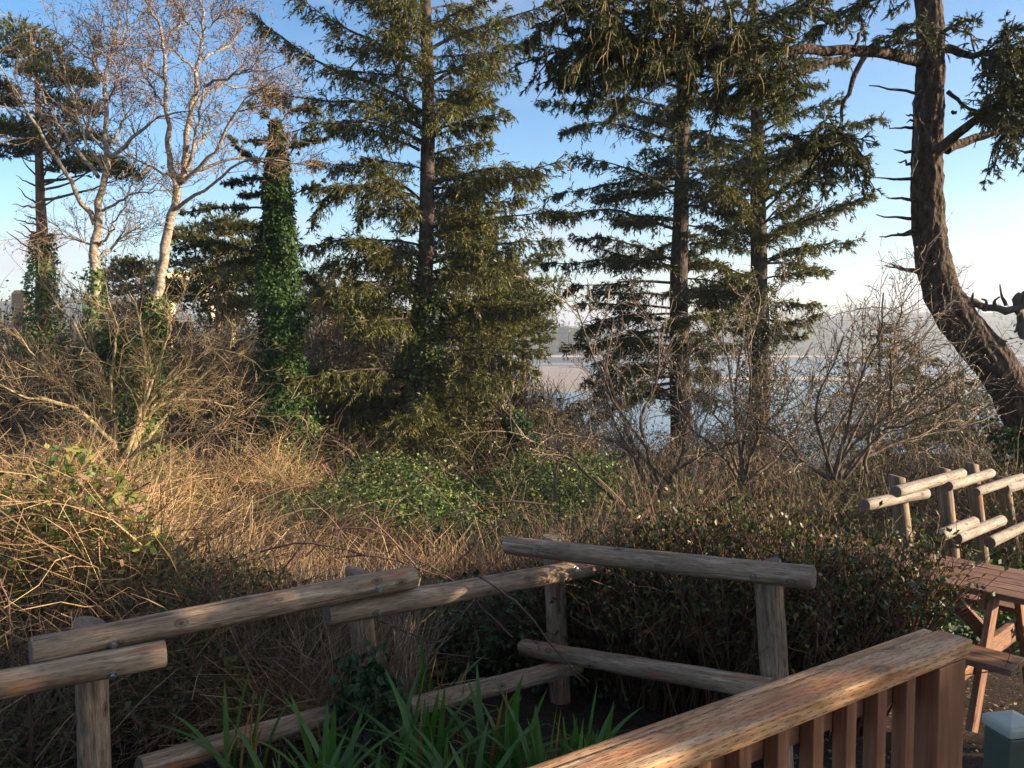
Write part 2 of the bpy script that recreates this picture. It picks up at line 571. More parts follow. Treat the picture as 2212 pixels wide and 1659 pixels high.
def mat_wood(name, c0, c1, c2, grain=(3, 60, 60), knots=True, patch=None, inc=False, rough=.75):
    """wood with grain along local X; optional rows of incising marks."""
    m, nt, b = newmat(name)
    oi = nt.nodes.new('ShaderNodeObjectInfo')
    t = nt.nodes.new('ShaderNodeTexCoord')
    add = nt.nodes.new('ShaderNodeVectorMath'); add.operation = 'ADD'
    sc = nt.nodes.new('ShaderNodeVectorMath'); sc.operation = 'SCALE'; sc.inputs['Scale'].default_value = 7.0
    cx = nt.nodes.new('ShaderNodeCombineXYZ'); nt.links.new(oi.outputs['Random'], cx.inputs[0])
    nt.links.new(cx.outputs[0], sc.inputs[0])
    nt.links.new(t.outputs['Object'], add.inputs[0]); nt.links.new(sc.outputs[0], add.inputs[1])
    mp = nt.nodes.new('ShaderNodeMapping'); mp.inputs['Scale'].default_value = grain
    nt.links.new(add.outputs[0], mp.inputs[0])
    mp2 = nt.nodes.new('ShaderNodeMapping'); mp2.inputs['Scale'].default_value = (2.2, 7, 7)
    nt.links.new(add.outputs[0], mp2.inputs[0])
    g = noise(nt, 1.0, 6, mp.outputs[0], .65)
    f = noise(nt, 1.0, 5, mp2.outputs[0], .6)
    c = ramp(nt, g, [(.28, c0), (.5, c1), (.72, c2)])
    c = mixc(nt, c, tuple(x * .62 for x in c1), ramp(nt, f, [(.42, (0, 0, 0)), (.75, (.75, .75, .75))]))
    if patch:
        mp3 = nt.nodes.new('ShaderNodeMapping'); mp3.inputs['Scale'].default_value = (1.6, 9, 9)
        mp3.inputs['Location'].default_value = (3.1, 1.7, .4)
        nt.links.new(add.outputs[0], mp3.inputs[0])
        c = mixc(nt, c, patch, ramp(nt, noise(nt, 1.0, 3, mp3.outputs[0], .5), [(.56, (0, 0, 0)), (.66, (.8, .8, .8))]))
    hgt = g
    if knots:
        vo = nt.nodes.new('ShaderNodeTexVoronoi'); vo.inputs['Scale'].default_value = 1.0
        mp4 = nt.nodes.new('ShaderNodeMapping'); mp4.inputs['Scale'].default_value = (4.5, 8, 8)
        nt.links.new(add.outputs[0], mp4.inputs[0]); nt.links.new(mp4.outputs[0], vo.inputs['Vector'])
        kn = ramp(nt, vo.outputs['Distance'], [(.07, (.85, .85, .85)), (.11, (.25, .25, .25)), (.15, (.6, .6, .6)), (.19, (0, 0, 0))])
        c = mixc(nt, c, tuple(x * .45 for x in c0), kn)
        mp6 = nt.nodes.new('ShaderNodeMapping'); mp6.inputs['Scale'].default_value = (14, 120, 120)
        nt.links.new(add.outputs[0], mp6.inputs[0])
        n6 = noise(nt, 1.0, 4, mp6.outputs[0], .7)
        c = mixc(nt, c, ramp(nt, n6, [(.35, (.45, .43, .42)), (.55, (1, 1, 1)), (.7, (1.0, 1.0, 1.0))]), .85, 'MULTIPLY')
        hgt = mixc(nt, g, n6, .5)
        mp5 = nt.nodes.new('ShaderNodeMapping'); mp5.inputs['Scale'].default_value = (.4, 10, 10)
        nt.links.new(add.outputs[0], mp5.inputs[0])
        n5 = noise(nt, 1.0, 3, mp5.outputs[0], .5)
        cr = ramp(nt, n5, [(.485, (0, 0, 0)), (.5, (1, 1, 1)), (.515, (0, 0, 0))])
        c = mixc(nt, c, tuple(x * .2 for x in c0), mixc(nt, cr, (.6, .6, .6), 1.0, 'MULTIPLY'))
    if inc:
        sx = nt.nodes.new('ShaderNodeSeparateXYZ'); nt.links.new(t.outputs['Object'], sx.inputs[0])

        def ma(op, a, b_=None):
            n = nt.nodes.new('ShaderNodeMath'); n.operation = op
            for i, vv in enumerate((a, b_)):
                if vv is None: continue
                if isinstance(vv, (int, float)): n.inputs[i].default_value = vv
                else: nt.links.new(vv, n.inputs[i])
            return n.outputs[0]
        yz = ma('ADD', sx.outputs[1], sx.outputs[2])
        row = ma('DIVIDE', yz, .0125)
        ri = ma('FLOOR', row); rf = ma('FRACT', row)
        u = ma('ADD', ma('DIVIDE', sx.outputs[0], .036), ma('MULTIPLY', ma('SINE', ma('MULTIPLY', ri, 12.9898)), 4.37))
        d1 = ma('LESS_THAN', ma('FRACT', u), .45)
        d2 = ma('LESS_THAN', ma('ABSOLUTE', ma('SUBTRACT', rf, .5)), .09)
        d3 = ma('GREATER_THAN', noise(nt, 20, 2, t.outputs['Object']), .42)
        dash = ma('MULTIPLY', ma('MULTIPLY', d1, d2), d3)
        c = mixc(nt, c, tuple(x * .22 for x in c0), ma('MULTIPLY', dash, .7))
    nt.links.new(c, b.inputs['Base Color'])
    b.inputs['Roughness'].default_value = rough; b.inputs['Specular IOR Level'].default_value = .25
    bump(nt, b, hgt, .8, .006)
    return m


M_soil = mat_soil()
M_log = mat_wood('log_wood', (.10, .068, .044), (.27, .19, .125), (.52, .41, .295), (2.2, 30, 30), True, (.28, .12, .055))
M_log_pale = mat_wood('pale_log_wood', (.12, .095, .075), (.27, .225, .185), (.42, .365, .31), (2.2, 30, 30), True)
M_log_end = mat_wood('log_end', (.07, .055, .042), (.13, .10, .078), (.19, .155, .12), (40, 40, 40), False)
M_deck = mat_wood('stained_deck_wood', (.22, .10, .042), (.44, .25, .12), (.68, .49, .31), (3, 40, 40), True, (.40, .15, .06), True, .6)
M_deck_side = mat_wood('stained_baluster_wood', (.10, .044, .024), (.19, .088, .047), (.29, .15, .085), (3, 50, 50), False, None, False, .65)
M_table = mat_wood('stained_table_wood', (.13, .062, .036), (.235, .12, .07), (.35, .205, .13), (3, 40, 40), True, None, False, .55)
M_green = plain('green_painted_post', (.048, .062, .048), .5, 0, .1, 20)
M_capgrey = plain('pale_plastic_cap', (.29, .31, .27), .45, 0, .06, 20)
M_water = mat_water()
M_mud = mat_sand('wet_mudflat', (.20, .155, .12), (.30, .24, .19))
M_sand = mat_sand('beach_sand', (.45, .36, .25), (.58, .47, .34))
M_hill = plain('wooded_hill', (.045, .055, .032), .95, 0, .3, .02)

# ---------------------------------------------------------------- ground, water, far shore
xs = np.concatenate([np.linspace(-420, -30, 40), np.linspace(-29, 29, 117), np.linspace(30, 420, 40)])
ys = np.concatenate([np.linspace(-90, -4, 12), np.linspace(-3, 40, 87), np.linspace(42, 330, 60)])
GX, GY = np.meshgrid(xs, ys, indexing='ij')
GZ = gz(GX, GY)
V = np.stack([GX, GY, GZ], -1).reshape(-1, 3)
ny = len(ys)
ii, jj = np.meshgrid(np.arange(len(xs) - 1), np.arange(ny - 1), indexing='ij')
b0 = ii * ny + jj
F = np.stack([b0, b0 + ny, b0 + ny + 1, b0 + 1], -1).reshape(-1, 4)
tag(mk('ground', [(V, F, 0)], M_soil), 'dark bare soil under the plants of the bank', None, kind='structure')

WZ = -28.3
o = mk('water', [(np.array([[-2400, 60, WZ], [2400, 60, WZ], [2400, 2500, WZ], [-2400, 2500, WZ]]), np.array([[0, 1, 2, 3]]), 0)], M_water)
tag(o, 'pale blue calm bay water beyond the trees', None, kind='structure')


def sheet(name, ring, z, mat, label, dome=.5):
    ring = np.asarray(ring, float)
    c = ring.mean(0)
    n = len(ring)
    V = [[c[0], c[1], z + dome]]
    for k in (.55, .85, 1.0):
        for x, y in ring:
            V.append([c[0] + (x - c[0]) * k, c[1] + (y - c[1]) * k, z + dome * (1 - k) - (.25 if k == 1 else 0)])
    F3 = [[0, 1 + i, 1 + (i + 1) % n] for i in range(n)]
    F4 = [[1 + r * n + i, 1 + r * n + n + i, 1 + r * n + n + (i + 1) % n, 1 + r * n + (i + 1) % n] for r in range(2) for i in range(n)]
    me = mk(name, [(np.array(V), np.array(F3), 0), (np.array(V), np.array(F4), 0)], mat)
    return tag(me, label, None, kind='structure')


def bank_ring(x0, x1, ya, yb, n=22, seed=0, amp=14):
    r = np.random.default_rng(seed)
    top = [(x, yb + r.normal() * amp * .5) for x in np.linspace(x0, x1, n)]
    bot = [(x, ya + r.normal() * amp) for x in np.linspace(x1, x0, n)]
    return top + bot


sheet('mudflat', bank_ring(-620, 80, 430, 800, 26, 3, 22), WZ + .15, M_mud, 'brown wet mudflat left of the blue channel')
sheet('sandbar', bank_ring(90, 700, 545, 585, 26, 4, 7), WZ + .15, M_sand, 'thin sandy bar lying across the water')
sheet('sandbar', bank_ring(-300, 230, 830, 880, 26, 5, 8), WZ + .15, M_mud, 'far thin mud strip in front of the beach')
sheet('beach', bank_ring(-1500, 1500, 1120, 1190, 40, 6, 8), WZ + .3, M_sand, 'pale sandy beach along the far shore', 1.0)


def hillz(x, y):
    base = np.interp(y, [1150, 1200, 1350, 1600, 2000, 2300], [-29, -24, 5, 32, 42, -30])
    side = 1 + .35 * snoise(x / 300, y / 300, 1.2, 9)
    k = np.interp(x, [-1600, -400, 100, 500, 900, 1600], [1.0, .9, .85, .75, .9, 1.0])
    return -27 + (base + 27) * side * k


hx = np.linspace(-1900, 1900, 120); hy = np.linspace(1160, 2300, 40)
HX, HY = np.meshgrid(hx, hy, indexing='ij')
V = np.stack([HX, HY, hillz(HX, HY)], -1).reshape(-1, 3)
ny = len(hy)
ii, jj = np.meshgrid(np.arange(len(hx) - 1), np.arange(ny - 1), indexing='ij')
b0 = ii * ny + jj
F = np.stack([b0, b0 + ny, b0 + ny + 1, b0 + 1], -1).reshape(-1, 4)
tag(mk('hill', [(V, F, 0)], M_hill), 'hazy wooded hills across the bay', None, kind='structure')


def far_tree_parts(c, h, r, conif=True, n=90):
    """a small crown of leaf clumps on a trunk, for trees a kilometre away"""
    t = rng.uniform(.12, 1, n) ** .8
    prof = (1 - t) ** .7 * r if conif else np.sqrt(np.clip(1 - (2 * t - 1.05) ** 2, .03, 1)) * r
    a = rng.uniform(0, 2 * PI, n); rr = prof * rng.uniform(.55, 1.05, n)
    p = np.stack([c[0] + rr * np.cos(a), c[1] + rr * np.sin(a), c[2] + t * h], 1)
    D = np.stack([np.cos(a), np.sin(a), np.where(conif, -.4, .3) * np.ones(n)], 1) + .4 * rng.normal(size=(n, 3))
    return leaves(p - nrm(D) * r * .3, D, rdir(n), r * rng.uniform(.5, .9, n), r * rng.uniform(.35, .6, n))


n = 1700
fx = rng.uniform(-1000, 1250, n); fy = 1215 + 800 * rng.uniform(0, 1, n) ** 1.4
fz = hillz(fx, fy)
parts = []
for x, y, z in zip(fx, fy, fz):
    h = rng.uniform(13, 30)
    parts.append((*far_tree_parts((x, y, z - 1), h, h * .24, True, 20), 0))
tag(mk('far_wood', parts, M_fartree), 'mass of hazy conifers covering the far hillside', 'woodland', kind='stuff')

k = 0
for (xd, yd, d, h, lab) in [(1190, 772, 1180, 34, 'leftmost of the pale hazy trees on the far beach front'),
                            (1220, 772, 1195, 38, 'second pale hazy tree from the left on far shore'),
                            (1240, 772, 1185, 36, 'tallest pale hazy tree right of its twin on far shore'),
                            (1262, 772, 1200, 30, 'rightmost of the pale hazy trees on the far beach front')]:
    p = P(xd, yd, d); p[2] = -26.5
    t = empty('shore_tree', p); tag(t, lab, 'tree', 'pale trees along the far shore')
    mk('trunk', [(*tubes(np.array([p, p + [0, 0, h * .5]]), [.9, .4], 6), 0)], M_bark_spruce, t)
    mk('crown', [(*far_tree_parts(p + [0, 0, 1], h, h * .3, False, 420), 0)], M_fartree2, t)


def house(xd, yd, d, w, dp, h, wall, lab, rz=0.0):
    p = P(xd, yd, d)
    t = empty('house', p); tag(t, lab, 'house', 'houses on the far shore')
    R = np.array([[math.cos(rz), -math.sin(rz), 0], [math.sin(rz), math.cos(rz), 0], [0, 0, 1]])

    def pl(V): return np.asarray(V) @ R.T + p
    Vb, Fb = box((0, 0, h / 2 - 2), (w, dp, h + 4))
    mk('wall', [(pl(Vb), Fb, 0)], wall, t, False)
    a, e = .6, h * .55
    Vr = [[-w / 2 - a, -dp / 2 - a, h], [w / 2 + a, -dp / 2 - a, h], [w / 2 + a, dp / 2 + a, h], [-w / 2 - a, dp / 2 + a, h], [-w / 2 - a, 0, h + e], [w / 2 + a, 0, h + e]]
    rf = mk('roof', [(pl(Vr), np.array([[0, 1, 5, 4], [2, 3, 4, 5]]), 0), (pl(Vr), np.array([[0, 4, 3], [1, 2, 5]]), 0)], M_roof, t, False)
    for x in np.linspace(-w * .32, w * .32, 3):
        Vw, Fw = box((x, -dp / 2 - .03, h * .55), (w * .16, .12, h * .35))
        mk('window', [(pl(Vw), Fw, 0)], M_glass, t, False)


house(1203, 722, 1330, 26, 12, 6, M_housew, 'low white house on the hazy hillside, left one')
house(1226, 716, 1350, 24, 12, 6, M_housew, 'low white house on the hazy hillside, right one', .2)
house(1229, 769, 1205, 10, 9, 8, M_housey, 'small yellow gabled house by the far beach', 1.3)
house(1262, 767, 1215, 26, 9, 4, M_housew, 'long white house right of the yellow one')
house(1295, 766, 1210, 16, 9, 5, M_housey, 'low tan house on the shore beside the spruce branches', .3)

# haze over the bay: one even body of air round everything
V, F = box((0, 1090, 35), (4900, 2520, 152))
hz = mk('haze', [(V, F, 0)], bpy.data.materials.new('haze_air'), None, False)
hm = hz.data.materials[0]; hm.use_nodes = True
hm.node_tree.nodes.clear()
ho = hm.node_tree.nodes.new('ShaderNodeOutputMaterial'); hv = hm.node_tree.nodes.new('ShaderNodeVolumePrincipled')
hv.inputs['Color'].default_value = (.80, .88, 1.0, 1); hv.inputs['Density'].default_value = .00030
hv.inputs['Anisotropy'].default_value = .3
hm.node_tree.links.new(hv.outputs[0], ho.inputs['Volume'])
tag(hz, 'thin pale haze over the bay and hills', 'haze', kind='stuff')

# ---------------------------------------------------------------- bridge behind the trees on the left
BD = 120.0


def bridge_bar(name, parent, a, b, w, mat=None):
    a = P(*a); b = P(*b)
    d = b - a; L = np.linalg.norm(d)
    up = (0, 1, 0) if abs(d[2]) > .9 * L else (0, 0, 1)
    return beam(name, (L, w, w), mat or M_concrete_warm, parent, (a + b) / 2, frame_x(d, up), .03)


bp = P(430, 760, BD)
br = empty('bridge', bp); tag(br, 'cream painted bridge span glimpsed between the pines', 'bridge')
bridge_bar('top_chord', br, (352, 598, BD), (505, 588, BD + 14), .95)
bridge_bar('top_chord', br, (366, 592, BD + 9), (500, 586, BD + 23), .7)
bridge_bar('deck_beam', br, (366, 622, BD), (505, 614, BD + 14), .8)
for i, x in enumerate((372, 402, 436, 470, 500)):
    dd = BD + 14 * (x - 372) / 133
    bridge_bar('hanger', br, (x, 597, dd), (x, 622, dd), .45)
bridge_bar('arch_rib', br, (432, 620, BD + 6), (462, 690, BD + 8), 1.0)
bridge_bar('arch_rib', br, (386, 620, BD), (352, 690, BD - 2), 1.0)
bridge_bar('pier', br, (498, 618, BD + 14), (500, 850, BD + 14), 1.1)
bridge_bar('pier', br, (366, 624, BD), (352, 850, BD), 1.5)
# dark stone tower
tp = P(47, 690, 95)
tw = empty('bridge_tower', tp); tag(tw, 'dark tapering stone tower at the left edge behind bushes', 'tower')
s = 95 / FPX * .463


def frust(w0, w1, z0, z1, top=None):
    V = []
    for w_, z in ((w0, z0), (w1, z1)):
        V += [[-w_, -w_, z], [w_, -w_, z], [w_, w_, z], [-w_, w_, z]]
    F = [[0, 1, 5, 4], [1, 2, 6, 5], [2, 3, 7, 6], [3, 0, 4, 7], [4, 5, 6, 7]]
    return np.array(V) + tp, np.array(F)


mk('shaft', [(*frust(.98, .68, -22, 2.9), 0)], M_stone, tw, False)
mk('cap', [(*frust(.68, .45, 2.903, 3.3), 0)], M_stone, tw, False)
for zz in (-.6, 1.2):
    mk('band', [(*frust(.80 - .014 * zz, .79 - .014 * zz, zz, zz + .2), 0)], M_stone, tw, False)


# ---------------------------------------------------------------- conifers
def needles_on(Pt, per, L, Wd, ang=.55, down=.12):
    S, D, t, src, T = sprout(Pt, per, .02, 1.0, ang, .25, (0, 0, -down))
    n_ = len(S)
    Dn = nrm(D); sd = nrm(np.cross(Dn, rdir(n_))) * (Wd * rng.uniform(.35, .65, n_))[:, None]
    V = np.stack([S - sd, S + sd, S + Dn * (L * rng.uniform(.6, 1.25, n_))[:, None]], 1)
    return V.reshape(-1, 3), np.arange(3 * n_).reshape(-1, 3)


def spruce_foliage(boughs, per_m=11, blen=.55, droop=.16, nl=.13, nw=.034, t0=.18, n2=4, side=.55, down=.45, near=False):
    """boughs: list of (K,3). returns needle part and twig part."""
    out_n, out_t = [], []
    S, D, Ln = [], [], []
    for b in boughs:
        L = np.linalg.norm(np.diff(b, axis=0), axis=1).sum()
        m = max(6, int(L * per_m))
        s_, d_, t, src, T = sprout(b[None], m, t0, 1.0, .8, .2)
        sd = nrm(np.cross(T, [0, 0, 1.0])) * rng.choice([-1, 1], m)[:, None]
        d_ = nrm(sd * side * rng.uniform(.3, 1.3, (m, 1)) + T * rng.uniform(.3, .8, (m, 1)) + np.array([0, 0, -1]) * down * rng.uniform(-.35, 1.4, (m, 1)) + .22 * rng.normal(size=(m, 3)))
        S.append(s_); D.append(d_)
        Ln.append(blen * rng.uniform(.35, 1.25, m) * np.clip(1.25 - .75 * t, .4, 1) * min(1, .45 + L / 6))
        # the bough's own leading shoot
    S = np.concatenate(S); D = np.concatenate(D); Ln = np.concatenate(Ln)
    tw1 = wander(S, D, Ln, 4, droop, .14)
    s2, d2, t2, src2, T2 = sprout(tw1, n2, .15, 1.0, .75, .2, (0, 0, -down * .6))
    tw2 = wander(s2, d2, Ln[src2] * rng.uniform(.25, .5, len(s2)), 3, droop, .12)
    out_t.append((*ribbons(tw1, np.array([.009, .007, .005, .003])), 1))
    if near:
        out_n.append((*tubes(tw2[:, ::2], np.array([.011, .004]), 3), 0))
        out_n.append((*tubes(tw1[:, 1:], np.array([.008, .010, .003]), 3), 0))
        for T_, per in ((tw1, 14), (tw2, 9)):
            out_n.append((*needles_on(T_, per, nl, nw), 0))
    else:
        for T_, per in ((tw1, 9), (tw2, 6)):
            out_n.append((*needles_on(T_, per, nl, nw), 0))
    return out_n + out_t


def bough_auto(base, az, L, rise, droop, K=8, tipup=.0):
    d = np.array([math.sin(az), math.cos(az), rise])
    p = [np.asarray(base, float)]
    d = d / np.linalg.norm(d)
    for k in range(K - 1):
        d = d + np.array([0, 0, -droop + (tipup if k > K * .55 else 0)]) + rng.normal(size=3) * .05
        d /= np.linalg.norm(d)
        p.append(p[-1] + d * L / (K - 1))
    return np.array(p)


def trunk_at(tk, z):
    return np.array([np.interp(z, tk[:, 2], tk[:, i]) for i in range(3)])


def conifer(name, label, cat, trunk, r0, r1, boughs, auto, bark, needle, fol, group=None, lich=0, rmin=.012, bmul=1.0):
    """trunk (K,3) from base up; boughs traced; auto list of bough arrays"""
    t = empty(name, trunk[0]); tag(t, label, cat, group)
    K = len(trunk)
    rr = np.linspace(r0, r1, K); rr[0] *= 1.25
    mk('trunk', [(*tubes(trunk, rr, 14, .04), 0)], bark, t)
    allb = list(boughs) + list(auto)
    for b in allb:
        L = np.linalg.norm(np.diff(b, axis=0), axis=1).sum()
        rb = bmul * (.014 + .0105 * L)
        mk('branch', [(*tubes(b, np.linspace(rb, rmin * .6, len(b)), 5, .06), 0)], bark, t)
    parts = fol(allb)
    mk('crown', parts, [needle, M_twig_dead], t)
    if lich:
        sel = [b for b in allb if rng.random() < lich]
        S, D, tt, src, T = sprout(np.stack([spl(b, 8) for b in sel]), 22, .3, 1, 1.2, .3)
        q = wander(S, np.tile([0, 0, -1.0], (len(S), 1)) + .3 * rng.normal(size=S.shape), rng.uniform(.1, .4, len(S)), 4, .3, .15)
        mk('lichen', [(*tubes(q, np.array([.012, .014, .01, .003]), 3), 0)], M_lichen, t)
    return t


# centre spruce --------------------------------------------------
cd = 25.0
ct = tr(None, [(893, 1040), (893, 900), (903, 700), (919, 600), (921, 500), (922, 400), (925, 300), (926, 200), (921, 80), (918, -60), (916, -260), (914, -480)], cd, cd + .3, 26)
L = lambda pts, d0, d1, c=z2: tr(c, pts, d0, d1, 10, .02)
cb = [L([(1050, 300), (940, 170), (840, 30), (780, -80)], cd, cd + .8), L([(1050, 440), (900, 330), (700, 230), (480, 130), (290, -10)], cd, cd + .5),
      L([(1050, 700), (900, 600), (700, 510), (420, 400), (250, 310), (130, 190), (0, 90), (-60, 40)], cd, cd - 1),
      L([(1050, 800), (850, 680), (650, 630), (400, 625), (160, 590), (40, 560)], cd, cd + 1),
      L([(1050, 880), (850, 790), (600, 750), (400, 770), (200, 830)], cd, cd - 1.2),
      L([(1030, 935), (800, 830), (640, 780), (480, 780)], cd, cd + 1.5),
      L([(1075, 860), (980, 700), (900, 500), (850, 300), (790, 90), (770, -40)], cd, cd - 1.2),
      L([(1090, 870), (1200, 750), (1370, 560), (1410, 400), (1480, 200), (1520, 60)], cd, cd - 1.4),
      L([(1100, 530), (1300, 400), (1500, 330), (1700, 250), (1810, 160)], cd, cd + .8),
      L([(1090, 310), (1300, 200), (1600, 110), (1900, -10)], cd, cd + 1),
      L([(1100, 1160), (1300, 1080), (1500, 1040), (1750, 1060), (1900, 1000)], cd, cd - 1),
      L([(1130, 1230), (1350, 1130), (1600, 1120), (1780, 1160)], cd, cd + 1.2),
      L([(1090, 1460), (1400, 1380), (1700, 1330), (1940, 1320)], cd, cd + .4),
      L([(1060, 1650), (1300, 1560), (1600, 1500), (1900, 1500)], cd, cd - .6),
      L([(1040, 1320), (900, 1220), (750, 1170), (560, 1155), (430, 1220), (370, 1390)], cd, cd - .8),
      L([(1030, 1240), (900, 1130), (750, 1060), (560, 1030), (380, 1000)], cd, cd + .8),
      L([(1030, 1650), (850, 1540), (600, 1490), (430, 1520), (300, 1530)], cd, cd + .3),
      L([(1040, 1700), (880, 1640), (700, 1590), (520, 1620), (420, 1650)], cd, cd - 1),
      L([(700, 1150), (670, 1280), (650, 1400)], cd - .4, cd - .5),
      L([(985, 165), (820, 220), (640, 240), (470, 260), (380, 200), (280, 70)], cd, cd - .6, z6),
      L([(1080, 400), (1300, 330), (1500, 300), (1700, 295), (1800, 300), (1780, 180)], cd, cd - 1.2, z6),
      L([(1020, 100), (1200, 130), (1400, 100), (1560, 60)], cd, cd + 1, z6),
      L([(980, 330), (850, 360), (700, 330), (600, 370)], cd, cd - .5, z6),
      L([(1000, 690), (1150, 620), (1350, 590), (1520, 620), (1660, 690)], cd, cd - 1.3, z6),
      L([(960, 700), (800, 680), (600, 690), (430, 670)], cd, cd + .5, z6),
      L([(960, 800), (760, 800), (560, 790), (400, 830)], cd, cd - .8, z6),
      L([(960, 850), (780, 900), (560, 930), (420, 940)], cd, cd + .7, z6),
      L([(970, 900), (1150, 850), (1300, 860), (1480, 830)], cd, cd - 1.5, z6),
      L([(970, 1050), (1100, 1050), (1250, 1080), (1400, 1130)], cd - .3, cd - 2, z6),
      L([(970, 1180), (1060, 1200), (1180, 1240), (1340, 1260)], cd - .3, cd - 2.6, z6)]
ca = []
z_base = ct[0, 2]
for i in range(96):
    z = z_base + .6 + 15.8 * ((i + rng.uniform(0, 1)) / 96) ** 1.25 * 96 / 96
    h = (z - z_base) / 18
    az = rng.uniform(0, 2 * PI)
    low = z < 1.2
    Lb = rng.uniform(2.2, 4.2) * (1.05 - .35 * h)
    if low:
        Lb *= 1.12
    ca.append(bough_auto(trunk_at(ct, z), az, Lb, rng.uniform(.0, .25) + .55 * h, .05 + .03 * rng.random(), 8, .10))
conifer('spruce_tree', 'tall spruce with wide drooping boughs in the centre of the view', 'tree', ct, .30, .10, cb, ca, M_bark_spruce, M_needle,
        lambda b: spruce_foliage(b, 19, .90, .26, .15, .034, .14, 4), 'spruce trees along the bluff', .3)

# the two spruces on the right ----------------------------------
d1 = 29.0
s1 = tr(None, [(1474, 1010), (1470, 850), (1466, 700), (1467, 560), (1473, 400), (1476, 250), (1474, 100), (1470, -20)], d1, d1 + .2, 20)
b1 = [L([(1040, 700), (830, 620), (600, 640), (400, 660), (230, 635)], d1, d1 - .8, z3), L([(1010, 790), (880, 740), (650, 650), (480, 540), (290, 430)], d1, d1 + .6, z3),
      L([(1050, 890), (800, 800), (620, 760), (480, 770), (320, 830)], d1, d1 - 1, z3), L([(1060, 1115), (900, 1100), (650, 1150), (370, 1190), (250, 1230)], d1, d1 + .8, z3),
      L([(1050, 1210), (930, 1130), (700, 1020), (440, 980)], d1, d1 - .9, z3), L([(1050, 1430), (900, 1380), (700, 1300), (450, 1320), (250, 1340)], d1, d1 + .5, z3),
      L([(1040, 1630), (900, 1560), (650, 1490), (420, 1470)], d1, d1 - .6, z3), L([(1050, 1660), (700, 1610), (400, 1640), (200, 1640)], d1, d1 + .8, z3),
      L([(1130, 1110), (1250, 1040), (1400, 1030)], d1, d1 + .6, z3), L([(1130, 1270), (1250, 1190), (1380, 1090), (1440, 1040)], d1, d1 - .9, z3),
      L([(1120, 1400), (1300, 1440), (1450, 1420)], d1, d1 - .6, z3), L([(1130, 1520), (1350, 1500), (1500, 1560)], d1, d1 + .8, z3),
      L([(1080, 190), (900, 170), (700, 200), (400, 205), (370, 250)], d1, d1 - .7, z7), L([(1080, 355), (900, 335), (650, 330), (450, 320)], d1, d1 + .6, z7),
      L([(1080, 445), (850, 390), (640, 420), (480, 490), (460, 580)], d1, d1 - 1, z7), L([(1070, 640), (850, 600), (700, 660), (560, 790), (500, 850)], d1, d1 - .9, z7),
      L([(1080, 745), (900, 720), (700, 790), (520, 850)], d1, d1 + .7, z7), L([(1060, 845), (800, 890), (600, 950), (400, 1010), (290, 1070)], d1, d1 - .8, z7),
      L([(1170, 605), (1280, 560), (1340, 500), (1370, 420)], d1, d1 + .4, z7), L([(1180, 770), (1270, 720), (1380, 790)], d1, d1 - .6, z7),
      L([(1060, 950), (850, 930), (700, 980), (620, 1080)], d1, d1 + .8, z7),
      L([(1060, 800), (860, 820), (680, 870), (480, 960), (380, 1060)], d1, d1 - 1.6, z7), L([(1060, 700), (880, 720), (720, 780), (600, 900)], d1, d1 - 1.4, z7),
      L([(1060, 600), (900, 580), (780, 600), (640, 700)], d1, d1 + 1.0, z7), L([(1060, 880), (900, 900), (760, 960), (560, 1060)], d1, d1 - .4, z7), L([(1070, 500), (900, 500), (700, 540), (520, 640)], d1, d1 - 1.3, z7),
      L([(1080, 270), (880, 250), (700, 260), (520, 270)], d1, d1 - 1.5, z7), L([(1170, 300), (1260, 270), (1360, 330)], d1, d1 - .8, z7), L([(1170, 900), (1260, 940), (1330, 1010)], d1, d1 - .5, z7)]
a1 = []
for i in range(46):
    z = s1[0, 2] + 2.1 + 12.5 * (i + rng.random()) / 46
    a1.append(bough_auto(trunk_at(s1, z), rng.uniform(0, 2 * PI), rng.uniform(1.8, 4.2), rng.uniform(-.05, .3), .05, 8, .10))
conifer('spruce_tree', 'dark straight-trunked spruce standing against the bay, left of its twin', 'tree', s1, .41, .15, b1, a1, M_bark_spruce, M_needle_dark,
        lambda b: spruce_foliage(b, 19, .74, .16, .15, .036, .16, 4, .75, .3), 'spruce trees along the bluff', .3)

d2 = 27.0
s2 = tr(None, [(1640, 1000), (1642, 850), (1640, 700), (1640, 560), (1637, 450), (1636, 330), (1634, 200), (1630, 60), (1626, -60)], d2, d2 + .2, 20)
b2 = []
for (yb, side, Lx, rise) in [(940, -1, 95, 150), (940, 1, 60, 90), (1150, -1, 120, 250), (1250, -1, 170, 300), (1260, 1, 230, 330), (1100, 1, 210, 200), (1420, 1, 330, 280), (1440, -1, 250, 180),
                             (1560, 1, 400, 260), (1560, -1, 260, 150), (1650, 1, 430, 140), (1350, 1, 420, 370), (1280, 1, 520, 300), (760, 1, 200, 160), (800, -1, 170, 150), (650, 1, 300, 120), (650, -1, 200, 60), (1180, 1, 560, 420)]:
    b2.append(L([(1560, yb), (1560 + side * Lx * .5, yb - rise * .62), (1560 + side * Lx, yb - rise), (1560 + side * Lx * 1.35, yb - rise * 1.05)], d2, d2 + rng.uniform(-1, 1), z3))
for (yb, side, Lx, rise) in [(60, 1, 330, 120), (170, 1, 420, 60), (300, 1, 380, -30), (250, -1, 160, 20), (420, 1, 330, -40), (520, 1, 300, -20), (450, -1, 190, 10)]:
    b2.append(L([(1640, yb), (1640 + side * Lx * .5, yb - rise * .7), (1640 + side * Lx, yb - rise)], d2, d2 + rng.uniform(-1, 1), z7))
a2 = []
for i in range(40):
    z = s2[0, 2] + 3.8 + 11 * (i + rng.random()) / 40
    a2.append(bough_auto(trunk_at(s2, z), rng.uniform(0, 2 * PI), rng.uniform(1.8, 3.9), rng.uniform(.2, .8), .07, 8, .06))
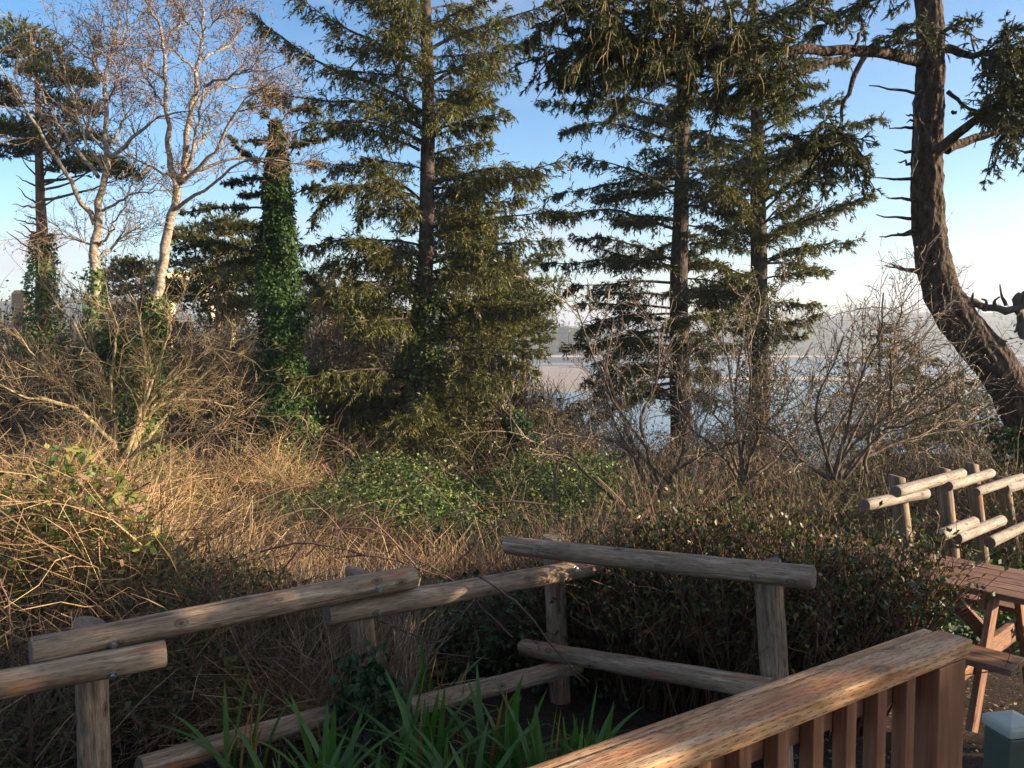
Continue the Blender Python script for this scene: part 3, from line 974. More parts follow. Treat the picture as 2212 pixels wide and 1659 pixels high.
conifer('spruce_tree', 'spruce with steeply rising boughs nearest the leaning trunk, ivy round its foot', 'tree', s2, .37, .12, b2, a2, M_bark_spruce, M_needle,
        lambda b: spruce_foliage(b, 17, .70, .14, .15, .036, .2, 4, .75, .28), 'spruce trees along the bluff', .3)


# left pine and dark pines ---------------------------------------
def plates(specs, depth, conv):
    """(x, y, rx, ry) in photo coordinates -> centres and radii in metres"""
    o_ = []
    for (x, y, rx, ry, dd) in specs:
        X, Y = conv(x, y)
        c = P(X, Y, depth + dd)
        k_ = conv(1, 0)[0] - conv(0, 0)[0]
        s_ = k_ * .46293 / FPX * (depth + dd)
        o_.append((c, rx * s_, ry * s_))
    return o_


def pine_foliage(pl, dens=420, nl=.14, nw=.03):
    parts = []
    for c, rx, ry in pl:
        n_ = int(dens * max(.35, rx * max(ry, .25)) * 1.6)
        u = rdir(n_) * rng.uniform(.2, 1, (n_, 1)) ** .5
        p = c + u * np.array([rx, max(.5, rx * .7), ry]) + .05 * rng.normal(size=(n_, 3))
        D = nrm(u * np.array([1, 1, .2]) + np.array([0, 0, .55]) + .45 * rng.normal(size=(n_, 3)))
        tw = wander(p, D, rng.uniform(.12, .32, n_), 3, -.05, .15)
        parts.append((*needles_on(tw, 13, nl, nw * nl / .14, .6, -.05), 0))
        parts.append((*ribbons(tw, np.array([.007, .005, .003])), 1))
    return parts


def pine(name, label, trunk, r0, r1, pl, bark, needle, group=None, stubs=(), dens=420, nl=.14):
    t = empty(name, trunk[0]); tag(t, label, 'tree', group)
    rr = np.linspace(r0, r1, len(trunk)); rr[0] *= 1.2
    mk('trunk', [(*tubes(trunk, rr, 12, .05), 0)], bark, t)
    for c, rx, ry in pl:
        z = np.clip(c[2] - .25 * abs(np.linalg.norm(c[:2] - trunk_at(trunk, c[2])[:2])) - .1, trunk[0, 2], trunk[-1, 2])
        a = trunk_at(trunk, z)
        m = (a + c) / 2 + np.array([0, 0, -.15]) + rng.normal(size=3) * .1
        b = spl([a, m, c], 8, .02)
        Lb = np.linalg.norm(c - a)
        mk('branch', [(*tubes(b, np.linspace(.02 + .013 * Lb, .012, 8), 5, .06), 0)], bark, t)
        S, D, tt, src, T = sprout(b[None], 7, .55, 1, .7, .25)
        tw = wander(S, D, rx * rng.uniform(.4, .9, len(S)), 4, -.03, .15)
        mk('twig', [(*tubes(tw, np.array([.014, .011, .009, .006]), 3), 0)], bark, t)
    for b in stubs:
        mk('dead_branch', [(*tubes(b, np.linspace(.035, .008, len(b)), 5, .08), 0)], M_twig_dead, t)
    mk('crown', pine_foliage(pl, dens, nl), [needle, M_twig_dead], t)
    return t


pd = 26.0
pt = tr(z1, [(268, 2300), (265, 2000), (264, 1659), (262, 1450), (250, 1200), (245, 1000), (240, 800), (235, 600), (225, 450), (205, 300), (190, 200)], pd, pd, 22)
pp = plates([(110, 190, 150, 45, 0), (260, 290, 150, 50, .5), (60, 300, 110, 50, -1), (330, 380, 110, 45, 1), (140, 400, 150, 50, 0), (280, 470, 150, 40, -.8), (420, 500, 150, 38, 0), (510, 490, 90, 30, .6),
             (380, 640, 130, 40, .8), (520, 690, 110, 35, -.6), (350, 760, 120, 30, 0), (90, 790, 130, 45, -.6), (20, 800, 80, 40, .5), (180, 860, 140, 45, .7), (330, 870, 150, 45, -.7), (60, 945, 120, 30, 0), (240, 940, 120, 40, .8),
             (480, 990, 140, 35, .5), (560, 860, 120, 30, .9), (600, 1040, 120, 30, -.5), (780, 1090, 110, 38, 0), (700, 1030, 70, 25, .5), (420, 1050, 110, 28, 0), (40, 645, 70, 18, .4), (20, 560, 60, 16, -.4)], pd, z1)
stub = []
for (x0, y0, x1, y1_) in [(245, 1110, 110, 950), (265, 1100, 340, 980), (230, 1160, 100, 1090), (280, 1150, 410, 1090), (225, 1265, 110, 1165), (220, 1290, 75, 1270), (275, 1280, 370, 1210), (225, 1370, 150, 1330), (225, 1400, 85, 1355),
                          (225, 1450, 120, 1390), (220, 1490, 90, 1430), (215, 1560, 40, 1440), (300, 1500, 340, 1440), (305, 1560, 420, 1510), (215, 1580, 115, 1545), (310, 1640, 385, 1625), (215, 1640, 140, 1620)]:
    stub.append(tr(z1, [(x0, y0), ((x0 + x1) / 2, (y0 * .62 + y1_ * .38)), (x1, y1_)], pd, pd + rng.uniform(-.6, .6), 7, .015))
pine('pine_tree', 'tall pine at the left edge with bare dead branches below its crown', pt, .26, .03, pp, M_bark_pine, M_needle_pine, 'pines on the left', stub, 230)
# ivy on its foot
M_list_ivy = []


def ivy_sleeve(parent, axis, rad, n, L=.11, mat=None, t0=0, bump_=.25, name='ivy', fold=False):
    """leaves held close round a trunk: axis (K,3), rad(K)"""
    K = len(axis)
    t = rng.uniform(t0, 1, n); f = t * (K - 1); i = np.minimum(f.astype(int), K - 2); w = (f - i)
    c = axis[i] * (1 - w)[:, None] + axis[i + 1] * w[:, None]
    r = np.interp(f, np.arange(K), rad)
    a = rng.uniform(0, 2 * PI, n)
    lump = 1 + bump_ * (snoise(a * 2.2, t * 26, 1.0, 21) * .6 + .4 * snoise(a * 5, t * 60, 1.0, 22))
    rr = r * lump * rng.uniform(.72, 1.06, n)
    rad_dir = np.stack([np.cos(a), np.sin(a), np.zeros(n)], 1)
    p = c + rad_dir * rr[:, None]
    D = rad_dir * .5 + np.array([0, 0, -.75]) + .55 * rng.normal(size=(n, 3))
    Nn = rad_dir + np.array([0, 0, .45]) + .45 * rng.normal(size=(n, 3))
    return mk(name, [(*leaves(p, D, Nn, L * rng.uniform(.6, 1.25, n), L * .85 * rng.uniform(.6, 1.2, n), fold), 0)], mat or M_ivy, parent)


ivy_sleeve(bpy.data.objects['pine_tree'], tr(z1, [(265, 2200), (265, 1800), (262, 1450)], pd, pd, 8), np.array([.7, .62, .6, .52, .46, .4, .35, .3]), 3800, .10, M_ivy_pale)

# ivy-clad dead conifer
idp = 23.0
it = tr(None, [(612, 1010), (610, 900), (606, 760), (602, 600), (600, 460), (597, 330), (594, 260)], idp, idp, 18)
ib = [tr(z1, p_, idp, idp + q, 9, .02) for p_, q in [([(1740, 1000), (1600, 1010), (1500, 940), (1440, 860)], .5), ([(1740, 800), (1640, 700), (1540, 640)], -.5), ([(1740, 760), (1830, 660), (1980, 700)], .5),
      ([(1740, 1320), (1500, 1280), (1350, 1290), (1130, 1320)], -.6), ([(1740, 1150), (1600, 1100), (1400, 1150)], .8), ([(1720, 1600), (1500, 1540), (1300, 1500), (1100, 1560)], .6), ([(1750, 1000), (1880, 900), (2000, 870)], -.8),
      ([(1730, 1450), (1550, 1400), (1430, 1420)], -.8), ([(1760, 1230), (1900, 1180), (2010, 1120)], .3), ([(1745, 700), (1700, 620), (1720, 560)], 0), ([(1740, 900), (1650, 870), (1530, 880)], -.9), ([(1730, 1560), (1600, 1600), (1420, 1640)], .4), ([(1740, 1200), (1620, 1210), (1500, 1220)], .9)]]
ivt = conifer('ivy_clad_tree', 'dark broken-topped conifer wrapped in a thick column of ivy', 'tree', it, .30, .14, ib, [], M_bark_spruce, M_needle_dark,
              lambda b: spruce_foliage(b, 22, .36, .02, .10, .034, .3, 5, .9, .05))
irad = np.interp(np.linspace(0, 1, 18), [0, .12, .22, .35, .5, .7, .85, 1], [.62, .76, .68, .58, .60, .46, .32, .10])
mk('stem', [(*tubes(it, irad * .62, 14, .12), 0)], M_ivy, ivt)
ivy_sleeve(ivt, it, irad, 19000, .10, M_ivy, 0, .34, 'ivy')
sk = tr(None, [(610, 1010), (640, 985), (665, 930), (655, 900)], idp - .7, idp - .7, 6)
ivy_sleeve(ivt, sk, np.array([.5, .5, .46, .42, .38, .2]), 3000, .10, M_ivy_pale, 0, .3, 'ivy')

# small dark pines behind on the left
def small_pine(xd, yd_top, yd_base, d, spread, label, n_pl=16, needle=None, dens=170, cone=.5, r=.14, group='pines on the left'):
    tk = spl([P(xd, yd_base, d), P(xd + rng.uniform(-6, 6), (yd_top + yd_base) / 2, d), P(xd, yd_top, d)], 10)
    h = tk[-1, 2] - tk[0, 2]
    pl_ = []
    for i in range(n_pl):
        t = .38 + .62 * (i + rng.random()) / n_pl
        rr = spread * (1 - cone * (t - .38) / .62) * rng.uniform(.3, 1.0)
        a = rng.uniform(0, 2 * PI)
        c = trunk_at(tk, tk[0, 2] + h * t) + np.array([math.cos(a) * rr, math.sin(a) * rr * .8, .1])
        pl_.append((c, spread * rng.uniform(.28, .5), spread * rng.uniform(.10, .18)))
    return pine('pine_tree', label, tk, r, .05, pl_, M_bark_pine, needle or M_needle_pine, group, (), dens, .23)


small_pine(305, 570, 830, 42, 2.2, 'small dark pine between the two pale alder trunks', 20, M_needle_dark, 125)
small_pine(470, 480, 800, 38, 2.6, 'layered pine in front of the cream bridge', 26, M_needle_pine, 125)
small_pine(565, 500, 830, 40, 2.4, 'dark pine just left of the ivy column', 20, M_needle_dark, 125)
small_pine(710, 590, 860, 42, 2.0, 'rounded pine top right of the ivy column', 14, M_needle_pine, 125)
small_pine(1000, 455, 900, 36, 3.0, 'dense pine half hidden behind the central spruce', 30, M_needle_dark, 125, .3, .2)
small_pine(770, 640, 870, 45, 2.2, 'low pine left of the central spruce trunk', 14, M_needle_pine, 115)
small_pine(1131, 560, 840, 46, 1.9, 'slender red-trunked pine at the edge of the bay, right one', 12, M_needle_pine, 115, .1, .17, 'slender pines by the bay')
small_pine(1096, 590, 850, 46, 1.9, 'slender dark-trunked pine at the edge of the bay, left one', 12, M_needle_pine, 115, .1, .17, 'slender pines by the bay')
small_pine(1054, 610, 860, 44, 1.5, 'thin pine closest to the central spruce on its right', 10, M_needle_pine, 220, .2, .12, 'slender pines by the bay')
for (x, yt, yb, d, sp, lab) in [(1900, 690, 980, 34, 2.4, 'hazy spruce behind the bare shrubs, left of three'), (1985, 730, 980, 32, 2.3, 'hazy spruce behind the bare shrubs, middle of three'), (2080, 800, 980, 30, 2.2, 'hazy spruce by the foot of the leaning trunk')]:
    tk = spl([P(x, yb, d), P(x, yt, d)], 8)
    au = []
    h = tk[-1, 2] - tk[0, 2]
    for i in range(44):
        t = (i + rng.random()) / 44
        au.append(bough_auto(trunk_at(tk, tk[0, 2] + h * (.1 + .88 * t)), rng.uniform(0, 2 * PI), sp * (1.05 - .8 * t) * rng.uniform(.7, 1.1), .05, .03, 6, .05))
    conifer('young_spruce', lab, 'tree', tk, .12, .03, [], au, M_bark_spruce, M_needle_dark, lambda b: spruce_foliage(b, 9, .42, .08, .14, .045, .1, 3, .7, .25), 'young spruces beyond the shrubs')

# ---------------------------------------------------------------- big leaning spruce on the right
bd = 13.0
bt = tr(None, [(2330, 1180), (2260, 1010), (2215, 900), (2165, 800), (2095, 730), (2035, 650), (2010, 560), (2004, 450), (2005, 330), (2010, 200), (2013, 90), (2008, 0), (1990, -90), (1985, -220), (1985, -420)], bd, bd, 40)
rpx = np.interp(np.linspace(0, 1, 40), [0, .12, .25, .35, .42, .5, .6, .7, .8, 1], [75, 62, 55, 53, 48, 43, 38.5, 36, 33, 28])
big = empty('leaning_spruce', bt[0]); tag(big, 'large spruce with thick trunk curving up from the right edge, dead stubs on its side', 'tree', 'spruce trees along the bluff')
btf = spl(bt, 170)
tv, tf = tubes(btf, np.interp(np.linspace(0, 1, 170), np.linspace(0, 1, 40), rpx) * .463 / FPX * bd * .74, 56)
axp = np.repeat(btf, 56, 0)
nv = nrm(tv - axp)
aa = np.tile(np.arange(56) / 56 * 2 * PI, 170); tt_ = np.repeat(np.linspace(0, 60, 170), 56)
hgt_ = .011 * snoise(aa * 7, tt_ * 1.6, 1, 61) + .009 * snoise(aa * 13, tt_ * 3.5, 1, 62) + .005 * rng.normal(size=len(aa)) + .02 * snoise(np.cos(aa) * 2, tt_ * .35, 1, 63)
mk('trunk', [(tv + nv * hgt_[:, None], tf, 0)], M_bark_big, big)
LB = lambda pts, a=bd, b_=bd, K=12: tr(z4, pts, a, b_, K, .012)
limbs = [LB([(1170, 385), (1000, 345), (800, 320), (600, 312), (400, 312), (200, 300), (0, 288), (-260, 280), (-600, 240), (-900, 200)], bd, bd - 2.6, 18),
         LB([(720, 335), (600, 370), (500, 430), (350, 470), (150, 490), (-30, 520), (-200, 580)], bd - 1.0, bd - 1.8),
         LB([(800, 345), (760, 420), (720, 530), (665, 650), (648, 790), (560, 880)], bd - .9, bd - 1.2),
         LB([(730, 310), (760, 210), (800, 150)], bd - 1, bd - .9, 7),
         LB([(0, 290), (200, 130), (420, 40), (560, -60)], bd - 1.8, bd - 1.4),
         LB([(1310, 300), (1400, 345), (1520, 330), (1700, 320), (1850, 330)], bd, bd - .8),
         LB([(1240, 940), (1400, 820), (1500, 730), (1620, 640), (1800, 560)], bd - .3, bd - 1.2),
         LB([(1310, 930), (1450, 870), (1600, 830), (1800, 800), (1950, 790)], bd, bd + .6),
         LB([(1315, 570), (1450, 680), (1560, 700)], bd, bd - .4, 8),
         LB([(1150, 250), (1050, 270), (950, 220), (880, 250)], bd - .3, bd - .8, 8),
         LB([(1290, 200), (1400, 130), (1520, 120)], bd - .3, bd - .8, 8),
         LB([(1200, 300), (1180, 250), (1130, 180), (1060, 150)], bd - .5, bd - 1.5, 8),
         LB([(1130, -40), (980, -60), (760, 20), (560, 150), (440, 200)], bd + .4, bd + .8),
         LB([(-300, 280), (-450, 380), (-700, 420), (-900, 470)], bd - 2.0, bd - 2.4, 10),
         LB([(-200, 280), (-400, 150), (-700, 60), (-1050, 40)], bd - 1.9, bd - 2.8, 10),
         LB([(-100, 284), (-220, 380), (-300, 560), (-330, 720)], bd - 1.8, bd - 2.2, 10),
         LB([(-480, 250), (-800, 280), (-1080, 300), (-1150, 330)], bd - 2.2, bd - 1.6, 10)]
lr = [.095, .05, .045, .03, .05, .07, .09, .085, .035, .035, .035, .03, .05, .04, .045, .035, .03]
for b, r_ in zip(limbs, lr):
    mk('limb', [(*tubes(b, np.linspace(r_, max(.012, r_ * .25), len(b)), 9, .05), 0)], M_bark_big, big)
fol_src = [limbs[0][7:], limbs[1][4:], limbs[2][-3:], limbs[4], limbs[5][3:], limbs[6][5:], limbs[7][6:], limbs[8][2:], limbs[9][1:], limbs[10][1:], limbs[11], limbs[12], limbs[13], limbs[14], limbs[15], limbs[16]]
mk('crown', spruce_foliage(fol_src, 30, .60, .18, .06, .013, .0, 4, .7, .4, True), [M_needle_dark, M_twig_dead], big)
# second order boughs make the heavy masses
sec = []
for b, n_, ln in [(limbs[0][8:], 34, 1.25), (limbs[14], 20, 1.0), (limbs[13], 14, .9), (limbs[4], 10, .8), (limbs[5][4:], 28, .9), (limbs[6][5:], 26, 1.0), (limbs[7][6:], 14, .9), (limbs[2][-3:], 20, 1.0), (limbs[1][4:], 12, .8), (limbs[16], 14, .8), (limbs[12], 10, .8), (limbs[15], 8, .6)]:
    S, D, t, src, T = sprout(b[None], n_, 0, 1, 1.0, .3, (0, 0, -.12))
    sec += list(wander(S, D, ln * rng.uniform(.5, 1.1, n_), 6, .05, .1))
for b in sec:
    mk('branch', [(*tubes(b, np.linspace(.018, .006, len(b)), 4, .05), 0)], M_bark_big, big)
mk('crown', spruce_foliage(sec, 18, .44, .18, .06, .013, .05, 4, .75, .38, True), [M_needle_dark, M_twig_dead], big)
# lichen beards on the overhead limb
S, D, t, src, T = sprout(np.stack(sec[:70]), 7, .2, 1, 1.2, .3)
q = wander(S, np.tile([0, 0, -1.0], (len(S), 1)) + .35 * rng.normal(size=S.shape), rng.uniform(.12, .45, len(S)), 5, .3, .2)
mk('lichen', [(*tubes(q, np.array([.006, .008, .007, .005, .002]), 3), 0)], M_lichen, big)
for (x0, y0, x1, y1_) in [(1145, 575, 825, 532), (1130, 795, 950, 800), (1110, 935, 980, 930), (1100, 1010, 1005, 1008), (1100, 1122, 850, 1105), (1095, 1240, 930, 1225), (1090, 1355, 870, 1335), (1095, 1450, 890, 1472), (1100, 1440, 1000, 1450), (1130, 710, 1055, 714), (1125, 725, 1060, 762),
                          (1100, 1690, 920, 1650), (1105, 1700, 960, 1640), (1320, 700, 1370, 695)]:
    b = LB([(x0 + 30, y0), ((x0 * .5 + x1 * .5), (y0 + y1_) / 2 + rng.uniform(0, 12)), (x1, y1_)], bd - .05, bd - .2, 7)
    mk('dead_stub', [(*tubes(b, np.linspace(.032, .008, 7), 6, .12), 0)], M_bark_big, big)
dl = tr(z8, [(1470, 455), (1560, 480), (1620, 520), (1700, 520), (1780, 530), (1860, 520), (1900, 470), (1920, 380)], bd, bd - .3, 14, .01)
mk('dead_limb', [(*tubes(dl, np.linspace(.045, .065, 14), 9, .16), 0)], M_twig_dead, big)
dl = tr(z8, [(1880, 720), (1865, 600), (1850, 520), (1840, 420)], bd - .2, bd - .2, 9, .01)
mk('dead_limb', [(*tubes(spl(dl, 16, .012), np.interp(np.linspace(0, 1, 16), [0, .6, .9, 1], [.09, .065, .085, .02]), 11, .16), 0)], M_twig_dead, big)
for pts in ([(1620, 540), (1640, 470), (1600, 460)], [(1760, 500), (1730, 440), (1720, 365)], [(1690, 510), (1680, 470), (1720, 445)], [(1540, 470), (1545, 420)], [(1850, 440), (1900, 400), (1940, 330)], [(1880, 690), (1960, 720)]):
    b = tr(z8, pts, bd - .15, bd - .25, 6)
    mk('dead_stub', [(*tubes(b, np.linspace(.03, .012, 6), 6, .15), 0)], M_twig_dead, big)
# old vine hanging on the left side of the trunk
for pts in ([(1150, 560), (1100, 620), (1095, 680), (1110, 720), (1105, 850), (1110, 950), (1095, 1080)], [(1135, 700), (1150, 760), (1175, 810), (1190, 830)], [(1120, 740), (1135, 800), (1125, 900), (1120, 1010), (1090, 1100)]):
    b = LB(pts, bd - .32, bd - .34, 12)
    mk('vine', [(*tubes(b, .012, 5, .15), 0)], M_twig_dead, big)
ivy_sleeve(big, bt[:8], np.full(8, .62), 2600, .085, M_ivy, 0, .15)

# leaning ivy trunk in the middle
lv = tr(None, [(1150, 980), (1125, 930), (1100, 880), (1085, 830)], 23.5, 24.0, 10)
lt = empty('leaning_dead_tree', lv[0]); tag(lt, 'leaning dead trunk cloaked in ivy, right of the central spruce', 'tree')
mk('trunk', [(*tubes(lv, np.linspace(.22, .03, 10), 8, .06), 0)], M_bark_spruce, lt)
ivy_sleeve(lt, lv[:7], np.linspace(.5, .32, 7), 3600, .09, M_ivy)
ivs = empty('ivy_vine', ct[0]); tag(ivs, 'ivy climbing the lower trunk of the central spruce', 'ivy')
ivy_sleeve(ivs, ct[:8] + np.array([.25, -.4, 0]), np.linspace(.75, .42, 8), 5200, .10, M_ivy, 0, .3, 'foliage')
ivs2 = empty('ivy_vine', s2[0]); tag(ivs2, 'ivy and old stems thickening the foot of the right spruce', 'ivy')
ivy_sleeve(ivs2, s2[:8], np.linspace(1.05, .52, 8), 5200, .09, M_underleaf, 0, .4, 'foliage')


# ---------------------------------------------------------------- bare alders
def bare_tree(name, label, trunks, limbs_, r_t, bark, seed_n, tl=1.1, mat=M_twig_alder, cat='tree', group=None, buds=True, fork=6, up=.18, base=None):
    t = empty(name, base if base is not None else trunks[0][0]); tag(t, label, cat, group)
    for tk, (ra, rb) in zip(trunks, r_t):
        mk('trunk', [(*tubes(tk, np.linspace(ra, rb, len(tk)), 12, .05), 0)], bark, t)
    for b, ra in limbs_:
        mk('limb', [(*tubes(b, np.linspace(ra, .012, len(b)), 7, .06), 0)], bark, t)
    src = np.stack([spl(b, 12) for b, _ in limbs_] + [spl(tk[len(tk) // 2:], 12) for tk in trunks])
    S, D, tt, _, T = sprout(src, seed_n, .25, 1, .75, .25, (0, 0, up))
    l1 = wander(S, D, tl * rng.uniform(.4, 1.1, len(S)), 6, -.02, .16)
    S, D, tt, _, T = sprout(l1, fork, .15, 1, .7, .25, (0, 0, up * .3))
    l2 = wander(S, D, tl * .5 * rng.uniform(.3, 1.1, len(S)), 5, .0, .2)
    S, D, tt, _, T = sprout(l2, 4, .2, 1, .7, .25)
    l3 = wander(S, D, tl * .25 * rng.uniform(.3, 1.1, len(S)), 3, .03, .2)
    parts = [(*tubes(l1, np.array([.013, .011, .009, .008, .006, .005]), 3), 0), (*ribbons(l2, np.array([.0065, .006, .005, .004, .003])), 0), (*ribbons(l3, np.array([.0048, .0042, .003])), 0)]
    if buds:
        S, D, tt, _, T = sprout(l3, 1, .3, 1, 1.0, .4, (0, 0, -.8))
        parts.append((*leaves(S, D, rdir(len(S)), .05, .03), 1))
    mk('crown', parts, [mat, M_bud_alder], t)
    return t


ad = 22.0
A = lambda pts, dd, K=12: tr(z1, pts, ad, ad + dd, K, .03)
ta = A([(600, 2150), (592, 1900), (590, 1659), (600, 1500), (610, 1350), (640, 1130), (672, 1000), (665, 880), (655, 700), (650, 500), (690, 280), (720, 200), (745, 130)], 0, 26)
la = [(A([(590, 1400), (520, 1290), (450, 1150), (380, 1020), (310, 930), (260, 830), (190, 720), (130, 620), (80, 540), (20, 440), (-30, 360)], -1.2, 16), .075), (A([(610, 1100), (540, 1010), (450, 900), (390, 800), (310, 680), (250, 560), (200, 450)], 1.2), .06),
      (A([(640, 1050), (560, 920), (510, 790), (470, 680), (430, 530), (395, 400)], -.6), .05), (A([(655, 940), (570, 840), (510, 720), (470, 560)], 1.4), .04), (A([(685, 975), (760, 910), (860, 840), (930, 760), (960, 725), (1100, 705), (1200, 690)], -1), .06),
      (A([(678, 890), (740, 830), (770, 760), (768, 640), (765, 490)], 1), .045), (A([(650, 640), (690, 600), (740, 530)], -.6), .03), (A([(640, 480), (560, 380), (480, 300), (420, 240), (320, 180)], .8), .035), (A([(640, 1310), (720, 1260), (800, 1210), (900, 1195), (1010, 1185)], -1), .04),
      (A([(625, 1600), (730, 1510), (830, 1415), (900, 1430)], 1), .045), (A([(620, 1530), (700, 1450), (710, 1370), (790, 1260)], -1), .04), (A([(610, 1540), (500, 1500), (420, 1470), (340, 1440)], -.7), .03), (A([(690, 290), (760, 230), (800, 140)], .5), .022), (A([(655, 560), (600, 420), (580, 330), (640, 220)], -.5), .025)]
al1 = bare_tree('alder_tree', 'bare pale-trunked alder with spreading limbs, left of its twin', [ta], la, [(.15, .02)], M_bark_alder, 11, 1.35, M_twig_alder, 'tree', 'bare alders')
tb = A([(950, 2150), (970, 1950), (1000, 1700), (1040, 1500), (1070, 1350), (1092, 1230), (1100, 1150), (1130, 1100)], .1, 18)
tb1 = A([(1095, 1150), (1080, 1090), (1050, 1020), (1030, 950), (1045, 850), (1040, 700), (1030, 500), (1030, 380), (1010, 220), (960, 80), (890, -30)], -.8, 20)
tb2 = A([(1115, 1140), (1150, 1060), (1160, 960), (1165, 900), (1180, 780), (1200, 620), (1215, 480), (1235, 370), (1250, 250), (1260, 100), (1250, -40)], .9, 20)
lb = [(A([(1165, 1050), (1200, 930), (1225, 800), (1245, 650), (1280, 480), (1290, 380)], -.6), .05), (A([(1185, 950), (1270, 850), (1310, 720), (1390, 650)], 1.2), .04), (A([(1135, 1135), (1240, 1040), (1340, 950), (1400, 800), (1450, 700), (1550, 600), (1660, 530)], -1), .065),
      (A([(1170, 1060), (1330, 1020), (1480, 990), (1560, 985), (1750, 1000), (1900, 1020)], .8), .05), (A([(1100, 1300), (1190, 1230), (1290, 1170), (1380, 1100), (1450, 1020), (1560, 1000), (1800, 980)], -1.2), .055), (A([(1035, 690), (980, 600), (915, 480)], -.5), .03),
      (A([(1020, 490), (900, 400), (760, 330), (680, 280)], .8), .04), (A([(1210, 440), (1150, 380), (1050, 300), (960, 270)], -.7), .035), (A([(1240, 370), (1340, 330), (1450, 260), (1510, 170)], .9), .035), (A([(1270, 540), (1420, 470), (1520, 440), (1680, 440)], -1), .035),
      (A([(1195, 680), (1270, 560), (1400, 520), (1600, 560), (1750, 520)], 1.2), .04), (A([(1250, 240), (1150, 120), (1080, 20)], -.6), .028), (A([(1080, 1120), (900, 1010), (720, 940)], .8), .035), (A([(1020, 260), (1100, 190), (1150, 60)], .6), .025), (A([(1255, 200), (1350, 130), (1420, 60)], -.4), .022), (A([(1450, 700), (1560, 680), (1700, 640)], -.8), .025)]
al2 = bare_tree('alder_tree', 'bare forked alder with two pale leaders, nearer the centre', [tb, tb1, tb2], lb, [(.155, .10), (.085, .02), (.09, .02)], M_bark_alder, 11, 1.35, M_twig_alder, 'tree', 'bare alders')
ivy_sleeve(al1, ta[:7], np.full(7, .24), 1100, .095, M_ivy_pale)
ivy_sleeve(al2, tb[:6], np.full(6, .27), 1300, .095, M_ivy_pale)

# bare pale tree right of the ivy column
xd = 30.0
tx = tr(z5, [(1850, 1000), (1845, 850), (1840, 700), (1830, 560), (1825, 420)], xd, xd, 12)
tx2 = tr(z5, [(1850, 900), (1865, 760), (1880, 640), (1900, 520)], xd, xd + .5, 10)
lx = [(tr(z5, p_, xd, xd + q, 10, .03), .04) for p_, q in [([(1850, 820), (1930, 720), (2000, 640), (2080, 560)], .5), ([(1845, 700), (1780, 600), (1760, 500)], -.5), ([(1860, 780), (1960, 760), (2080, 700), (2180, 680)], -1), ([(1860, 880), (1980, 840), (2150, 800)], .8), ([(1850, 640), (1920, 540), (1960, 440)], .7), ([(1850, 900), (1800, 780), (1770, 720)], 1)]]
bare_tree('bare_tree', 'bare pale tree of fine twigs between ivy column and spruce', [tx, tx2], lx, [(.12, .03), (.09, .03)], M_bark_alder, 14, 1.6, M_lstem, 'tree', None, False, 7)


# ---------------------------------------------------------------- shrubs
def bare_shrub(name, label, stems, base, bark, mat, n1=14, tl=.7, r=.03, up=.2, fork=5, l3n=3, tw=1.0, group=None, buds=False):
    t = empty(name, base); tag(t, label, 'shrub', group)
    for b in stems:
        mk('stem', [(*tubes(b, np.linspace(r, .007, len(b)), 6, .08), 0)], bark, t)
    src = np.stack([spl(b, 12) for b in stems])
    S, D, tt, _, T = sprout(src, n1, .15, 1, .7, .25, (0, 0, up))
    l1 = wander(S, D, tl * rng.uniform(.35, 1.2, len(S)), 6, -.02, .16)
    S, D, tt, _, T = sprout(l1, fork, .1, 1, .7, .25, (0, 0, up * .3))
    l2 = wander(S, D, tl * .5 * rng.uniform(.3, 1.1, len(S)), 4, .0, .2)
    parts = [(*tubes(l1, tw * np.array([.007, .006, .005, .0045, .004, .003]), 3), 0), (*ribbons(l2, tw * np.array([.004, .0035, .003, .002])), 0)]
    if l3n:
        S, D, tt, _, T = sprout(l2, l3n, .1, 1, .8, .25)
        l3 = wander(S, D, tl * .22 * rng.uniform(.3, 1.1, len(S)), 3, .0, .2)
        parts.append((*ribbons(l3, tw * np.array([.003, .0025, .0015])), 0))
    if buds:
        S, D, tt, _, T = sprout(l2, 5, .1, 1, .5, .2)
        parts.append((*leaves(S, D, rdir(len(S)), .03, .012), 1))
    mk('crown', parts, [mat, M_wpale], t)
    return t


sd = 12.5
SH = lambda pts, q=0.0: tr(z5, pts, sd, sd + q, 12, .015)
st = [SH([(720, 1350), (610, 1200), (440, 1040), (300, 1030), (150, 1010), (0, 930), (-80, 900)], -1), SH([(720, 1350), (660, 1000), (600, 850), (520, 740), (490, 640), (430, 540), (330, 440), (240, 300)], .8),
      SH([(720, 1350), (640, 1150), (500, 1010), (360, 940), (230, 800), (150, 680), (60, 560)], -.6), SH([(780, 1350), (880, 980), (860, 750), (830, 580), (820, 480), (760, 370)], .3), SH([(700, 1200), (600, 870), (480, 850), (350, 800), (240, 740)], 1),
      SH([(760, 1350), (860, 1060), (1000, 900), (1150, 790), (1260, 690)], -.5), SH([(770, 1350), (940, 980), (1150, 940), (1300, 800), (1360, 760)], .9), SH([(750, 1400), (860, 1280), (1000, 1230), (1200, 1230), (1380, 1120), (1430, 1010)], -1.2),
      SH([(760, 1400), (650, 1280), (560, 1340), (500, 1420)], -1), SH([(740, 1350), (900, 1050), (1100, 1000), (1300, 1030), (1400, 1060)], .6), SH([(740, 1380), (820, 1100), (930, 830), (1000, 650), (1010, 520)], -.7), SH([(720, 1380), (520, 1120), (380, 1100), (230, 1060), (140, 900)], .9),
      SH([(760, 1380), (960, 1150), (1040, 1020), (1200, 900), (1330, 640)], 1.2), SH([(720, 1350), (640, 950), (690, 700), (700, 560), (640, 420)], -1)]
